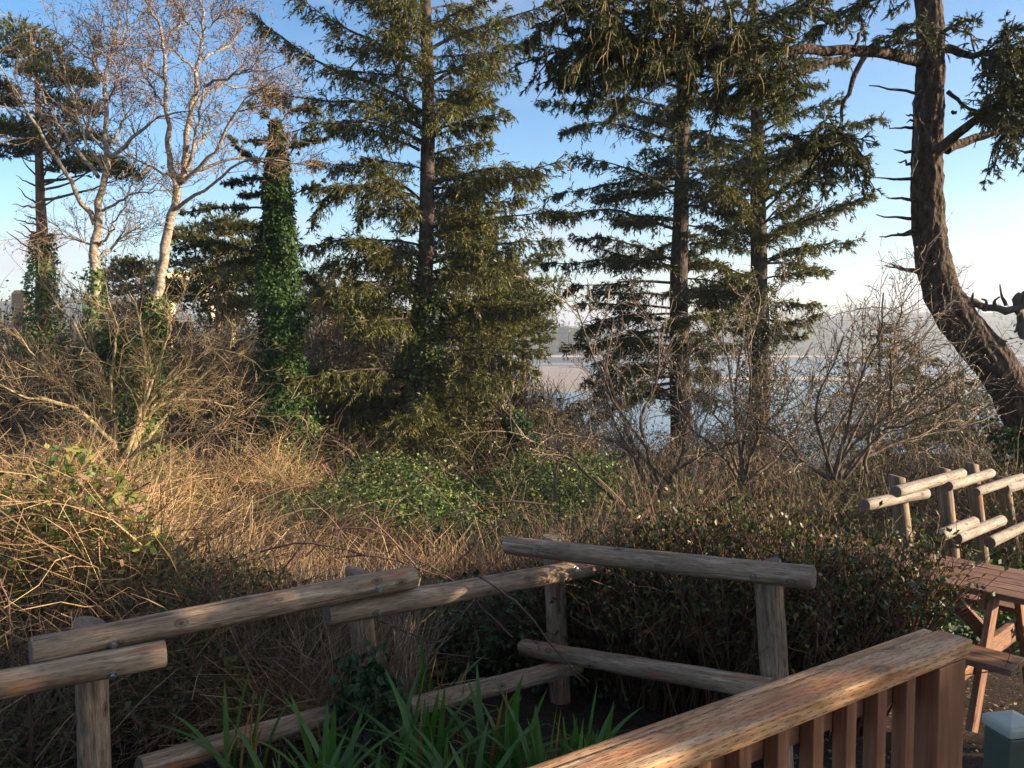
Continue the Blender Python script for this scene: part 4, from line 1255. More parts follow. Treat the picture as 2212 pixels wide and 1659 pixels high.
shb = bare_shrub('lichened_shrub', 'wide bare shrub with yellowish lichened stems on the left bank', st, P(265, 1000, sd), M_lbark, M_lstem, 22, .95, .045, .15, 6, 3, .85)
iv = tr(z5, [(760, 1560), (770, 1400), (800, 1200), (820, 1000), (850, 800), (900, 620), (930, 480)], sd + .3, sd + .5, 14)
ivv = empty('ivy_vine', iv[0]); tag(ivv, 'pale sunlit ivy climbing up through the left bare shrub', 'ivy')
mk('stem', [(*tubes(iv, .05, 6, .1), 0)], M_lbark, ivv)
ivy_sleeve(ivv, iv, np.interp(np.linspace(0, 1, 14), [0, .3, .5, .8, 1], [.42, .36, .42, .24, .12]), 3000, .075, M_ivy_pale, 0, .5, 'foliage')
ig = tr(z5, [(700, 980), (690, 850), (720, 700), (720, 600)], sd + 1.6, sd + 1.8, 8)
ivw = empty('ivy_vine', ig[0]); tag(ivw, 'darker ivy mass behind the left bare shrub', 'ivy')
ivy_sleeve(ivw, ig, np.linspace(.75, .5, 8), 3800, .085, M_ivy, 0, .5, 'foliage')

wd = 9.5
WL = lambda pts, q=0.0: tr(z7, pts, wd, wd + q, 12, .012)
w_st = [WL([(960, 1640), (940, 1440), (890, 1200), (730, 1040), (690, 930), (560, 720), (540, 600), (440, 330)], -.5), WL([(1030, 1600), (930, 1370), (850, 1280), (780, 1200), (720, 1000), (650, 820), (620, 650)], .5), WL([(890, 1200), (850, 1130), (880, 1040), (960, 900), (1000, 600), (960, 450)], .3),
        WL([(1060, 1500), (1060, 1440), (1130, 1330), (1160, 1180), (1150, 1020), (1120, 800), (1180, 560)], -.5), WL([(1060, 1440), (1200, 1350), (1400, 1260), (1600, 1180)], -.3), WL([(1070, 1520), (850, 1300), (650, 1200), (480, 1180)], .5), WL([(960, 1600), (800, 1290), (640, 1170), (540, 1190)], -.6),
        WL([(700, 1620), (560, 1480), (400, 1330), (200, 1230), (0, 1160)], -.8), WL([(300, 1620), (310, 1400), (330, 1140), (320, 1080)], .2), WL([(960, 1640), (870, 1400), (640, 1000), (640, 700), (690, 420)], .9)]
bare_shrub('willow_shrub', 'dark bare willow shrub standing before the bay water', w_st, P(1420, 1110, wd), M_wbark, M_willow, 12, .75, .022, .3, 5, 2, .9, 'bare willows', True)
w2 = [WL([(1530, 1500), (1530, 1350), (1490, 1150), (1480, 1000), (1490, 850), (1510, 700), (1560, 560), (1650, 380), (1730, 250)], .4), WL([(1540, 1500), (1600, 1250), (1700, 1100), (1830, 950)], -.4), WL([(1530, 1500), (1450, 1250), (1350, 1000), (1290, 800)], .5), WL([(1530, 1500), (1560, 1100), (1600, 800), (1560, 500)], -.4),
      WL([(1540, 1480), (1640, 1150), (1720, 850), (1830, 600)], .8), WL([(1520, 1500), (1400, 1300), (1200, 1150), (1100, 1000)], -.6), WL([(1530, 1450), (1500, 1000), (1420, 700), (1400, 450)], .6), WL([(1550, 1500), (1800, 1300), (1950, 1000), (2000, 800)], .5)]
bare_shrub('willow_shrub', 'bare twiggy willow shrub in front of the ivy-footed spruce', w2, P(1605, 1060, wd), M_wbark, M_willow, 12, .75, .022, .3, 5, 2, .9, 'bare willows', True)
w3 = [WL([(1215, 1500), (1215, 1400), (1240, 1200), (1300, 1080), (1330, 920), (1350, 820)], .2), WL([(1240, 1200), (1220, 1100), (1290, 900)], .3)]
bare_shrub('pale_sapling', 'pale-barked thin sapling catching the sun near the water', w3, P(1500, 1040, wd + .5), M_wpale, M_lstem, 12, .5, .02, .3, 4, 0)
W8 = lambda pts, q=0.0: tr(z8, pts, 9.0, 9.0 + q, 12, .01)
w4 = [W8([(620, 1640), (720, 1450), (830, 1350), (920, 1290), (1010, 1210), (1170, 1110), (1330, 980), (1400, 880)], -.5), W8([(600, 1640), (600, 1400), (700, 1240), (830, 1110), (960, 1000), (1080, 850), (1200, 620)], .5), W8([(1010, 1210), (1005, 1000), (1020, 780), (1040, 650), (1080, 500)], -.3),
      W8([(850, 1600), (860, 1340), (920, 1240), (1000, 1000), (1060, 820)], .4), W8([(700, 1640), (950, 1300), (1060, 1310), (1150, 1250), (1400, 1190), (1480, 1050)], -.6), W8([(620, 1640), (700, 1400), (760, 1150), (720, 900), (760, 640)], .6), W8([(640, 1640), (560, 1400), (500, 1150), (620, 900), (700, 700)], -.4),
      W8([(640, 1640), (900, 1450), (1200, 1350), (1450, 1320)], .5), W8([(610, 1640), (430, 1540), (380, 1420), (200, 1300), (60, 1200)], .2), W8([(630, 1640), (850, 1150), (1050, 950), (1250, 700), (1330, 560)], .9), W8([(640, 1640), (1000, 1300), (1250, 1100), (1500, 980)], .7), W8([(640, 1640), (780, 1000), (950, 700), (960, 420)], -.8)]
bare_shrub('willow_shrub', 'spreading willow shrub below the leaning trunk, stems fanning right', w4, P(1800, 1060, 9), M_wbark, M_willow, 13, .8, .022, .25, 5, 2, .9, 'bare willows', True)


# ---------------------------------------------------------------- ground tangle (stuff)
def tangle(name, label, n, samp, vh, Lr, r, mat, cat, el=(.1, 1.3), g=.22, K=4, nz=.2, leaf=None, nleaf=0, lsize=.045, leafmat_=None, hmin=.0):
    x, y = samp(n)
    x, y = x + 0, y + 0
    h = vh(x, y)
    z = gz(x, y) + h * rng.uniform(hmin, .95, n)
    a = rng.uniform(0, 2 * PI, n); e_ = rng.uniform(*el, n)
    D = np.stack([np.cos(a) * np.cos(e_), np.sin(a) * np.cos(e_), np.sin(e_)], 1)
    Ln = rng.uniform(*Lr, n)
    q = wander(np.stack([x, y, z], 1), D, Ln, K, g, nz)
    rr = np.linspace(1, .45, K)[None] * (r * np.clip(.45 + .055 * y, .7, 1.25) * rng.uniform(.6, 1.4, n))[:, None]
    parts = [(*ribbons(q, rr * 1.1), 0)]
    mats = [mat]
    if nleaf:
        x, y = samp(nleaf); h = vh(x, y)
        z = gz(x, y) + h * rng.uniform(.25, 1.12, nleaf)
        D = rdir(nleaf) * np.array([1, 1, .6])
        Nn = np.array([.25, -.1, .8]) + .7 * rng.normal(size=(nleaf, 3))
        parts.append((*leaves(np.stack([x, y, z], 1), D, Nn, lsize * rng.uniform(.5, 1.4, nleaf), lsize * .7 * rng.uniform(.6, 1.3, nleaf)), 1))
        mats.append(leafmat_)
    return tag(mk(name, parts, mats), label, cat, kind='stuff')



def in_ivy(x, y):
    return ((x + 1.1 - .04 * (y - 15)) / 3.3) ** 2 + ((y - 15.0) / 5.6) ** 2 < 1 + .55 * snoise(x, y, 1.6, 31)


def reject(f, ok):
    def s(n):
        X, Y = [], []
        c = 0
        while c < n:
            x, y = f(2 * n); k_ = ok(x, y)
            X.append(x[k_]); Y.append(y[k_]); c += k_.sum()
        return np.concatenate(X)[:n], np.concatenate(Y)[:n]
    return s


def samp_wedge(xl, xr, y0, y1, pw=1.0):
    """area seen by the view between two sight slopes, denser near"""
    def s(n):
        y = y0 + (y1 - y0) * rng.uniform(0, 1, n) ** pw
        u = rng.uniform(0, 1, n)
        return (xl * y + (xr - xl) * y * u), y
    return s


def clear_path(x, y):
    return ~((x > 1.9) & (y < 6.6)) & ~((x / y > .37) & (y < 10.2))


vh_left = lambda x, y: .12 + np.clip(.62 + .46 * snoise(x, y, 1.3, 33), 0, 2) + .03 * np.clip(-x - 2.5, 0, 5) * np.clip((y - 6) / 5, 0, 1)
vh_left0 = vh_left
vh_left = lambda x, y: vh_left0(x, y) * (1 - .6 * np.exp(-((x + .7) / 1.8) ** 2) * np.clip((y - 6.0) / 2, 0, 1))
left = reject(samp_wedge(-.72, .06, 4.9, 19, 1.2), lambda x, y: ~in_ivy(x, y) & (y > 4.95 + .28 * x * (x < 0)) & (snoise(x, y, 2.6, 45) > -.55) & ((x < -.9) | (y > 7.2)))
green_ok = lambda x, y: snoise(x, y, .9, 34) > -.1
tangle('bramble_thicket', 'sunlit tangle of tan and orange bramble stems on the left bank', 52000, left, vh_left, (.3, 1.0), .0032, M_bramble, 'brambles')
tangle('bramble_leaves', 'small yellow-green bramble leaves among the tan stems', 600, left, vh_left, (.2, .5), .003, M_bramble, 'leaves', nleaf=38000, leafmat_=M_bleaf, lsize=.06)
tangle('bramble_canes', 'long arching dead canes lying over the left bank', 900, left, vh_left, (.8, 1.6), .0052, M_rusty, 'brambles', el=(.5, 1.4), g=.20, K=7, nz=.08)
tangle('dead_leaves', 'curled brown dead leaves caught among the brambles', 300, left, vh_left, (.2, .5), .003, M_bramble, 'leaves', nleaf=9000, leafmat_=M_dead_leaf, lsize=.07)
left2 = reject(left, green_ok)
tangle('bramble_leaves', 'denser green patches of bramble leaves on the near left bank', 600, left2, vh_left, (.2, .5), .003, M_bramble, 'leaves', nleaf=22000, leafmat_=M_ivy_pale, lsize=.05)
tangle('dry_stalks', 'upright pale dry stalks standing among the brambles', 9000, reject(samp_wedge(-.62, .25, 5.0, 10, 1.2), lambda x, y: (snoise(x, y, 1.3, 40) > .0) & ((x < -.6) | (y > 7.6))), lambda x, y: .35 + 0 * x, (.35, .85), .003, M_bramble_grey, 'stalks', el=(1.05, 1.5), g=.03, K=4, nz=.1)
ivyp = reject(lambda n: (rng.uniform(-6, 4, n), rng.uniform(9, 22, n)), in_ivy)
vh_ivy = lambda x, y: .72 + .36 * snoise(x, y, 1.7, 35)
tangle('ivy_groundcover', 'bright green ivy mound below the central spruce', 2500, ivyp, vh_ivy, (.2, .6), .004, M_cane, 'ivy', nleaf=46000, leafmat_=M_ivy_ground, lsize=.068)
back = samp_wedge(-.75, .8, 17, 30, .9)
vh_back = lambda x, y: 1.0 + .5 * snoise(x, y, 1.0, 36) + 1.9 * np.clip((x / y - .31) / .08, 0, 1)
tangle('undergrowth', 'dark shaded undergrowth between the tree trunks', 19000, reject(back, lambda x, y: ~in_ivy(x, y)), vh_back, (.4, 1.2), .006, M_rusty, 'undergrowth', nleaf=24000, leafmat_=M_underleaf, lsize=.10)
bback = samp_wedge(-.78, .10, 27, 42, 1.0)
vh_bb = lambda x, y: np.interp(x / y, [-.78, -.5, -.3, -.12, -.02, .015, .06, .1], [5.2, 4.9, 4.9, 4.7, 3.6, 2.0, 1.6, .8]) * (.85 + .22 * snoise(x, y, .8, 41))
tangle('far_thicket', 'brown and olive thicket of twigs behind the left and central trees', 24000, bback, vh_bb, (.6, 1.8), .010, M_rusty, 'thicket', el=(.3, 1.5), g=.04, nleaf=26000, leafmat_=M_underleaf, lsize=.16)
right_s = reject(samp_wedge(.0, .85, 6.6, 18, 1.1), lambda x, y: clear_path(x, y) & ~in_ivy(x, y))
vh_right = lambda x, y: .75 + .35 * snoise(x, y, 1.5, 37) + .06 * np.clip(y - 8, 0, 8)
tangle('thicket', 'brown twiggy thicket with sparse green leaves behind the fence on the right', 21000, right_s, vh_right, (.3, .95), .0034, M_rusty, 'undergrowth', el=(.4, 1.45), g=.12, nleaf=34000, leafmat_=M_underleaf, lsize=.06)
fence_s = lambda n: (lambda u: (-3.2 + 4.6 * u, 3.2 + 2.9 * np.clip(u * 1.45, 0, 1) + rng.uniform(.25, 1.6, n)))(rng.uniform(0, 1, n))
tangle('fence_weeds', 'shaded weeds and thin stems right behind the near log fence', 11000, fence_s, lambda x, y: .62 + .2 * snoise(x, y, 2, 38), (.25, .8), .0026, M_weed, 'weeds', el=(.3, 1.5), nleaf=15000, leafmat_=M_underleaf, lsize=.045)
bankr = reject(lambda n: (rng.uniform(3.2, 8.5, n), rng.uniform(7.0, 12.5, n)), lambda x, y: y > 6.0 + .2 * x)
tangle('ivy_bank', 'glossy dark ivy bank behind the picnic table and far fence', 900, bankr, lambda x, y: .26 + .12 * snoise(x, y, 2, 39), (.2, .5), .004, M_cane, 'ivy', nleaf=15000, leafmat_=M_ivy, lsize=.085)
litter = reject(lambda n: (rng.uniform(.6, 7, n), rng.uniform(1.5, 8, n)), lambda x, y: x > 1.5)
x, y = litter(5000)
p = np.stack([x, y, gz(x, y) + .012], 1)
tag(mk('leaf_litter', [(*leaves(p, rdir(5000) * [1, 1, .12], np.array([0, 0, 1]) + .25 * rng.normal(size=(5000, 3)), rng.uniform(.015, .05, 5000), rng.uniform(.008, .025, 5000)), 0)], M_dead_leaf),
    'brown bark chips and fallen leaves on the bare ground by the table', 'litter', kind='stuff')

# arching canes in front of the bank
bb = empty('bramble_bush', (-1.5, 6, -1.0)); tag(bb, 'dark arching bramble canes rising behind the near fence', 'bramble')
canes = [(z9, [(350, 860), (430, 450), (540, 230), (700, 90), (870, 0)], 5.4), (z9, [(935, 750), (860, 560), (880, 350), (940, 160)], 5.6), (z9, [(440, 800), (560, 560), (720, 430), (920, 340)], 5.2), (z9, [(70, 1100), (70, 760), (0, 560)], 4.4), (z9, [(-40, 760), (150, 705), (280, 720), (430, 810)], 4.8),
         (z9, [(1010, 1560), (1005, 1200), (1000, 880)], 4.7), (z9, [(240, 1659), (285, 1220), (330, 1000)], 4.3), (z9, [(180, 1659), (170, 1250), (150, 1000)], 4.2), (z9, [(650, 1120), (730, 1300), (800, 1400)], 4.6), (z9, [(20, 500), (120, 330), (220, 200)], 5.6),
         (z10, [(1000, 560), (850, 380), (700, 230), (620, 170), (520, 230), (480, 330)], 5.8), (z10, [(520, 430), (700, 420), (870, 470), (1000, 520), (1120, 560)], 5.6), (z10, [(1300, 540), (1450, 640), (1600, 760), (1730, 950), (1900, 1150)], 5.0), (z10, [(1720, 130), (1500, 100), (1300, 130), (1000, 250), (880, 380)], 6.3),
         (z10, [(300, 430), (420, 300), (560, 250), (740, 280), (900, 420)], 5.9), (z10, [(0, 420), (200, 350), (400, 360), (640, 420)], 5.7), (z10, [(1180, 460), (1320, 330), (1500, 180), (1700, 170), (1900, 200)], 6.2), (z10, [(700, 780), (900, 880), (1050, 930)], 5.3), (z10, [(90, 610), (240, 420), (330, 330), (250, 180)], 5.7), (z10, [(1500, 900), (1300, 700), (1150, 560), (900, 420)], 5.6)]
for c_, pts, d_ in canes:
    b = tr(c_, pts, d_, d_ + rng.uniform(-.3, .3), 14, .004)
    mk('cane', [(*tubes(b, np.linspace(.0085, .0045, 14), 6, .06), 0)], M_cane, bb)
    S, D, t, src, T = sprout(b[None], 7, .2, 1, .9, .3)
    q = wander(S, D, rng.uniform(.06, .3, len(S)), 4, .05, .15)
    mk('side_shoot', [(*tubes(q, np.array([.003, .0028, .0022, .0015]), 4), 0)], M_cane, bb)

# ---------------------------------------------------------------- evergreen shrub on the right
es = empty('evergreen_shrub', (1.65, 5.6, -.9)); tag(es, 'dark glossy evergreen shrub between the near fence and the picnic table', 'shrub')
n = 1500
ew = rng.uniform(0, 1, n); eo = rng.uniform(-1, 1, n) * .5 * np.sqrt(np.clip(1.1 - (2 * ew - 1) ** 2, .1, 1))
ex = .55 + 1.82 * ew + eo * .5; ey = 6.35 - 1.15 * ew + eo * .87
S = np.stack([ex, ey, gz(ex, ey)], 1)
D = np.stack([(ew - .5) * .5, eo * .5, np.ones(n)], 1) + .16 * rng.normal(size=(n, 3))
hh = np.interp(ew, [0, .25, .5, .85, 1], [.95, 1.25, 1.38, 1.36, 1.18]) * (1.0 + .12 * snoise(ex, ey, 3, 50)) * (1 - .25 * np.abs(eo))
q1 = wander(S, D, hh * rng.uniform(.72, 1.1, n), 6, .0, .11)
S, D, t, src, T = sprout(q1, 7, .3, 1, .6, .2, (0, 0, .15))
q2 = wander(S, D, rng.uniform(.08, .32, len(S)), 4, .02, .18)
mk('stem', [(*tubes(q1, np.array([.006, .0055, .005, .004, .003, .002]), 3), 0), (*ribbons(q2, np.array([.003, .0027, .0022, .0015])), 0)], M_estem, es)
S, D, t, src, T = sprout(q2, 4, .3, 1, .9, .25)
keep = rng.random(len(S)) < np.clip((S[:, 2] + 1.0) / 1.2, .3, 1)
S, D = S[keep], D[keep]
mk('foliage', [(*leaves(S, D, np.array([.2, -.3, .9]) + .5 * rng.normal(size=S.shape), rng.uniform(.026, .056, len(S)), rng.uniform(.015, .028, len(S))), 0)], M_esc, es, False)

# unseen hedge, added on the right to throw shade over the fence
hg = empty('shade_hedge', (8.4, 2.75, -.8)); tag(hg, 'added evergreen hedge, unseen beyond the right edge, that shades the fence', 'hedge')
n = 9500
hp = rng.uniform(-1, 1, (n, 3)) * np.array([1.2, 1.75, 1.0])
ht = 3.72 + .25 * snoise(hp[:, 1], hp[:, 0], 2.5, 71)
hp = np.stack([8.4 + hp[:, 0], 2.35 + hp[:, 1] + .12 * rng.normal(size=n), -.75 + (hp[:, 2] * .5 + .5) * ht], 1)
mk('foliage', [(*leaves(hp, rdir(n), rdir(n), rng.uniform(.16, .30, n), rng.uniform(.10, .18, n), False), 0)], M_ivy, hg)
for i in range(7):
    b = np.array([8.4 + rng.uniform(-.5, .5), 1.2 + .5 * i, -.8])
    q = wander(b[None], np.array([[0, 0, 1.0]]), [3.0], 7, 0, .08)
    mk('stem', [(*tubes(q, np.linspace(.05, .02, 7), 6), 0)], M_wbark, hg)


# ---------------------------------------------------------------- log fences
WM = {}                                       # world placing of each log, for its bolts


def log(name, a, b, r, parent, sides=20, slant=0.0, seed=0, mat=None):
    """peeled log from a to b: local X is its axis, slightly uneven, chamfered ends"""
    a = np.asarray(a, float); b = np.asarray(b, float)
    Ln = np.linalg.norm(b - a)
    rr_ = np.random.default_rng(500 + seed)
    K = 14
    xx = np.concatenate([[-Ln / 2], np.linspace(-Ln / 2 + .008, Ln / 2 - .008, K), [Ln / 2]])
    ang = 2 * PI * np.arange(sides) / sides
    tap = rr_.uniform(-.12, .12) if name == 'rail' else 0.0
    bow = rr_.uniform(-.010, .010)
    V = []
    for i, x_ in enumerate(xx):
        r_ = r * (1 + .012 * rr_.normal())
        if i in (0, len(xx) - 1):
            r_ = r - .006
        r_ *= 1 + tap * (i / (len(xx) - 1) - .5)
        rl = r_ * (1 + .016 * rr_.normal(size=sides))
        bw_ = bow * (1 - (2 * i / (len(xx) - 1) - 1) ** 2)
        xo = x_ + (slant * np.cos(ang) * r if i >= len(xx) - 2 else 0)
        V.append(np.stack([np.broadcast_to(xo, sides), rl * np.cos(ang) + bw_, rl * np.sin(ang) + bw_ * .6], 1))
    n_ = len(xx)
    V = np.concatenate(V)
    F = np.array([[i * sides + s_, i * sides + (s_ + 1) % sides, (i + 1) * sides + (s_ + 1) % sides, (i + 1) * sides + s_] for i in range(n_ - 1) for s_ in range(sides)])
    capA = np.concatenate([V[:sides], V[:sides].mean(0, keepdims=True)])
    capB = np.concatenate([V[-sides:], V[-sides:].mean(0, keepdims=True)])
    TA = np.array([[(s_ + 1) % sides, s_, sides] for s_ in range(sides)]); TB = TA[:, [1, 0, 2]]
    o_ = mk(name, [(V, F[:, ::-1], 0), (capA, TA[:, ::-1], 1), (capB, TB[:, ::-1], 1)], [mat or M_log, M_log_end], None, True)
    for p_ in o_.data.polygons:
        if p_.material_index == 1: p_.use_smooth = False
    up = (0, 0, 1) if abs(b[2] - a[2]) < .8 * Ln else (0, -1, 0)
    o_.parent = parent
    WM[o_.name] = Matrix.Translation(Vector((a + b) / 2)) @ frame_x(b - a, up).to_4x4()
    o_.matrix_local = Matrix.Translation(-Vector(parent['_loc'])) @ WM[o_.name]
    return o_


def bolt(parent_log, fence, p, toward):
    """hexagonal bolt head on a washer, standing out of the log"""
    d = nrm(np.asarray(toward, float))
    Rm = frame_x(d, (0, 0, 1))
    V, F = [], []
    parts = []
    for (r_, x0, x1, sides) in ((.021, -.01, .004, 12), (.013, .004, .016, 6)):
        ang = 2 * PI * np.arange(sides) / sides
        rings = [np.stack([np.full(sides, x_), r_ * np.cos(ang), r_ * np.sin(ang)], 1) for x_ in (x0, x1)]
        Vv = np.concatenate(rings + [np.array([[x1, 0, 0]])])
        Fq = np.array([[s_, (s_ + 1) % sides, sides + (s_ + 1) % sides, sides + s_] for s_ in range(sides)])
        Ft = np.array([[sides + s_, sides + (s_ + 1) % sides, 2 * sides] for s_ in range(sides)])
        parts += [(Vv, Fq, 0), (Vv, Ft, 0)]
    o_ = mk('bolt', parts, M_iron, None, False)
    M = Matrix.Translation(Vector(p)) @ Rm.to_4x4()
    o_.parent = parent_log
    o_.matrix_local = WM[parent_log.name].inverted() @ M
    return o_


fence = empty('log_fence', (-.2, 4.8, -.85)); tag(fence, 'weathered log fence with four posts in the foreground', 'fence')


def post(top, d, r, zb, parent, lean=(0, 0), seed=0, slant=.35):
    t_ = P(top[0], top[1], d)
    b_ = np.array([t_[0] + lean[0], t_[1] + lean[1], zb])
    return log('post', b_, t_, r, parent, 20, slant, seed)


P1 = post((197, 1345), 3.86, .073, -1.2, fence, (.02, 0), 1)
P2 = post((771, 1232), 5.0, .075, -1.3, fence, (.10, 0), 2)
P3 = post((1194, 1158), 5.75, .075, -1.3, fence, (.07, 0), 3, .1)
P4 = post((1656, 1218), 4.62, .078, -1.2, fence, (.12, 0), 4, -.35)
r1 = log('rail', P(66, 1409, 3.62), P(893, 1247, 4.86), .066, fence, seed=5)
r0 = log('rail', P(358, 1411, 3.84) + 2.6 * nrm(P(0, 1478, 3.51) - P(358, 1411, 3.84)), P(358, 1411, 3.84), .064, fence, seed=6)
r2 = log('rail', P(706, 1326, 4.60), P(1292, 1222, 5.68), .066, fence, seed=7)
r3 = log('rail', P(1094, 1177, 5.48), P(1758, 1247, 4.36), .062, fence, seed=8)
q1 = log('rail', P(300, 1662, 3.85), P(775, 1530, 4.80), .058, fence, seed=9)
q2 = log('rail', P(880, 1530, 4.66), P(1250, 1436, 5.60), .060, fence, seed=10)
q3 = log('rail', P(1128, 1398, 5.62), P(1668, 1490, 4.44), .060, fence, seed=11)
toc = lambda p: np.array([0, 0, CAM_Z - .6]) - p


def bolt_on(rail, a, b, x, y, r):
    """put a bolt where the rail (a to b) faces the viewer at photo position x, y"""
    t = rng.uniform(0, 1)
    best, bt_ = 1e9, None
    for k_ in np.linspace(0, 1, 300):
        p_ = a + (b - a) * k_
        u_ = p_[0] / p_[1] * FPX + 512
        if abs(u_ - x * .46293) < best:
            best, bt_ = abs(u_ - x * .46293), p_
    d_ = nrm(np.cross(b - a, [0, 0, 1])); d_ = d_ if d_[1] < 0 else -d_
    vup = nrm(np.cross(d_, b - a)); vup = vup if vup[2] > 0 else -vup
    off = (P(x, y, bt_[1])[2] - bt_[2]) / r
    off = float(np.clip(off, -.7, .7))
    dd = nrm(d_ * math.sqrt(1 - off * off) + vup * off)
    bolt(rail, fence, bt_ + dd * r, dd)


A1, B1 = P(66, 1409, 3.62), P(893, 1247, 4.86)
bolt_on(r1, A1, B1, 219, 1384, .066); bolt_on(r1, A1, B1, 802, 1265, .066)
A0, B0 = P(0, 1478, 3.51), P(358, 1411, 3.84)
bolt_on(r0, A0, B0, 221, 1449, .064)
A2, B2 = P(706, 1326, 4.60), P(1292, 1222, 5.68)
bolt_on(r2, A2, B2, 806, 1319, .066); bolt_on(r2, A2, B2, 1233, 1225, .066)
A3, B3 = P(1094, 1177, 5.48), P(1758, 1247, 4.36)
bolt_on(r3, A3, B3, 1167, 1187, .062); bolt_on(r3, A3, B3, 1644, 1240, .062)

f2 = empty('log_fence', (4.6, 8.6, -1.0)); tag(f2, 'sunlit log fence running off to the right behind the picnic table', 'fence')
for i, (top, d, zb) in enumerate([((1937, 1028), 8.0, -1.5), ((2036, 1010), 8.9, -1.5), ((2098, 1000), 9.9, -1.6), ((2166, 1030), 10.7, -1.6), ((1345, 1222), 6.6, -1.3)]):
    post(top, d, .075, zb, f2, (.25 if i < 4 else .05, 0), 20 + i)
for i, (a, b, r_) in enumerate([((1935, 1062, 7.5), (2078, 1022, 8.75), .054), ((2048, 1050, 8.3), (2140, 1022, 9.75), .054), ((2108, 1064, 9.1), (2207, 1032, 10.5), .054), ((2168, 1056, 9.9), (2290, 1020, 11.4), .07), ((1868, 1092, 7.2), (2000, 1066, 7.95), .054),
                                ((2030, 1158, 8.1), (2105, 1128, 8.75), .062), ((2066, 1163, 8.3), (2163, 1124, 9.75), .062), ((2138, 1172, 9.1), (2232, 1128, 10.4), .062), ((1332, 1277, 6.2), (1480, 1240, 6.6), .070)]):
    log('rail', P(*a), P(*b), r_, f2, 18, 0, 40 + i, M_log_pale)

# ---------------------------------------------------------------- picnic table
g0 = -.80
tdir = nrm(np.array([.68, -.733, 0])); tn = nrm(np.array([.733, .68, 0]))
fr = np.array([3.20, 4.99, .02])
cent = fr - tdir * .85 + tn * .36
cent[2] = g0
tb_ = empty('picnic_table', cent); tag(tb_, 'red-brown wooden picnic table with attached benches on bare ground', 'table')
TR = frame_x(tdir)


def tpos(u, v, z):
    return cent + tdir * u + tn * v + np.array([0, 0, z])


for i in range(5):
    beam('tabletop_plank', (1.7, .138, .04), M_table, tb_, tpos(rng.uniform(-.006, .006), -.288 + .144 * i, .80), TR, .005)
for s_ in (-1, 1):
    for j in range(2):
        beam('bench_plank', (1.7, .138, .04), M_table, tb_, tpos(0, s_ * (.55 + .144 * j), .48), TR, .005)
for u in (-.55, .55):
    beam('top_bearer', (.70, .04, .09), M_table, tb_, tpos(u, 0, .734), frame_x(tn), .004)
    beam('bench_bearer', (1.5, .04, .14), M_table, tb_, tpos(u, 0, .389), frame_x(tn), .004)
    for s_ in (-1, 1):
        a_ = tpos(u + .042, s_ * .24, .77); b_ = tpos(u + .042, s_ * .58, -.02)
        beam('leg', (np.linalg.norm(b_ - a_), .04, .12), M_table, tb_, (a_ + b_) / 2, frame_x(b_ - a_, tdir) @ Matrix.Rotation(PI / 2, 3, 'X'), .004)
    a_ = tpos(u * .93, 0, .39); b_ = tpos(u * .18, 0, .775)
    beam('brace', (np.linalg.norm(b_ - a_), .04, .09), M_table, tb_, (a_ + b_) / 2, frame_x(b_ - a_), .004)

# ---------------------------------------------------------------- deck railing and posts
RZ = .90
e1 = Pz(1998, 1352, RZ); e2 = Pz(2105, 1379, RZ)
nb = Pz(1591, 1493, RZ); nf = Pz(1591, 1579, RZ)
ud = nrm((e1 - nb) + (e2 - nf)); vd = np.cross([0, 0, 1.0], ud); vd = nrm(vd)   # vd points away from the viewer side
wf = abs(np.dot(nb - nf, vd))
endp = (e1 + e2) / 2
mid_v = np.dot((nb + nf) / 2 - endp, vd)
end_c = endp + vd * mid_v * .5
rail = empty('deck_railing', (end_c[0], end_c[1], 0)); tag(rail, 'sunlit brown stained deck railing with square balusters in the foreground', 'railing')
RR = frame_x(ud)
LEN = 3.4
fw = wf * .72; bw = wf * .235
c0 = end_c - ud * LEN / 2
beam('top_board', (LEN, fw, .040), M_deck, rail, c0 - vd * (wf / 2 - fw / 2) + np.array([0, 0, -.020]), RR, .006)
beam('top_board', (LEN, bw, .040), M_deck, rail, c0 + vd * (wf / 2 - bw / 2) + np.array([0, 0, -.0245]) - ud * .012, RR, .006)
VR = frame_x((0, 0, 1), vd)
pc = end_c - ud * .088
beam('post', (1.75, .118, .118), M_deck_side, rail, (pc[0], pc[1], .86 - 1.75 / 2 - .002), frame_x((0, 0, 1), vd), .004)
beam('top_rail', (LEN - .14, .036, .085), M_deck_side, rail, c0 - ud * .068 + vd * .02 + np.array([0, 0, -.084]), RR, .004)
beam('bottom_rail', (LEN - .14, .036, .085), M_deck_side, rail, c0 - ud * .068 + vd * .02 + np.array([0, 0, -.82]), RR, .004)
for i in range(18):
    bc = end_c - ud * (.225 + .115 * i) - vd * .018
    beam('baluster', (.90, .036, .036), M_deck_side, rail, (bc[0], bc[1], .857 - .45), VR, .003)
dk = empty('deck', (0, 0, 0)); tag(dk, 'brown plank deck floor behind the railing', None, kind='structure')
dk['_loc'] = [0.0, 0.0, 0.0]
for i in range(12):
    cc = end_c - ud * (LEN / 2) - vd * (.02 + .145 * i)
    beam('plank', (LEN, .138, .036), M_deck_side, dk, (cc[0], cc[1], -.02), RR, .004)

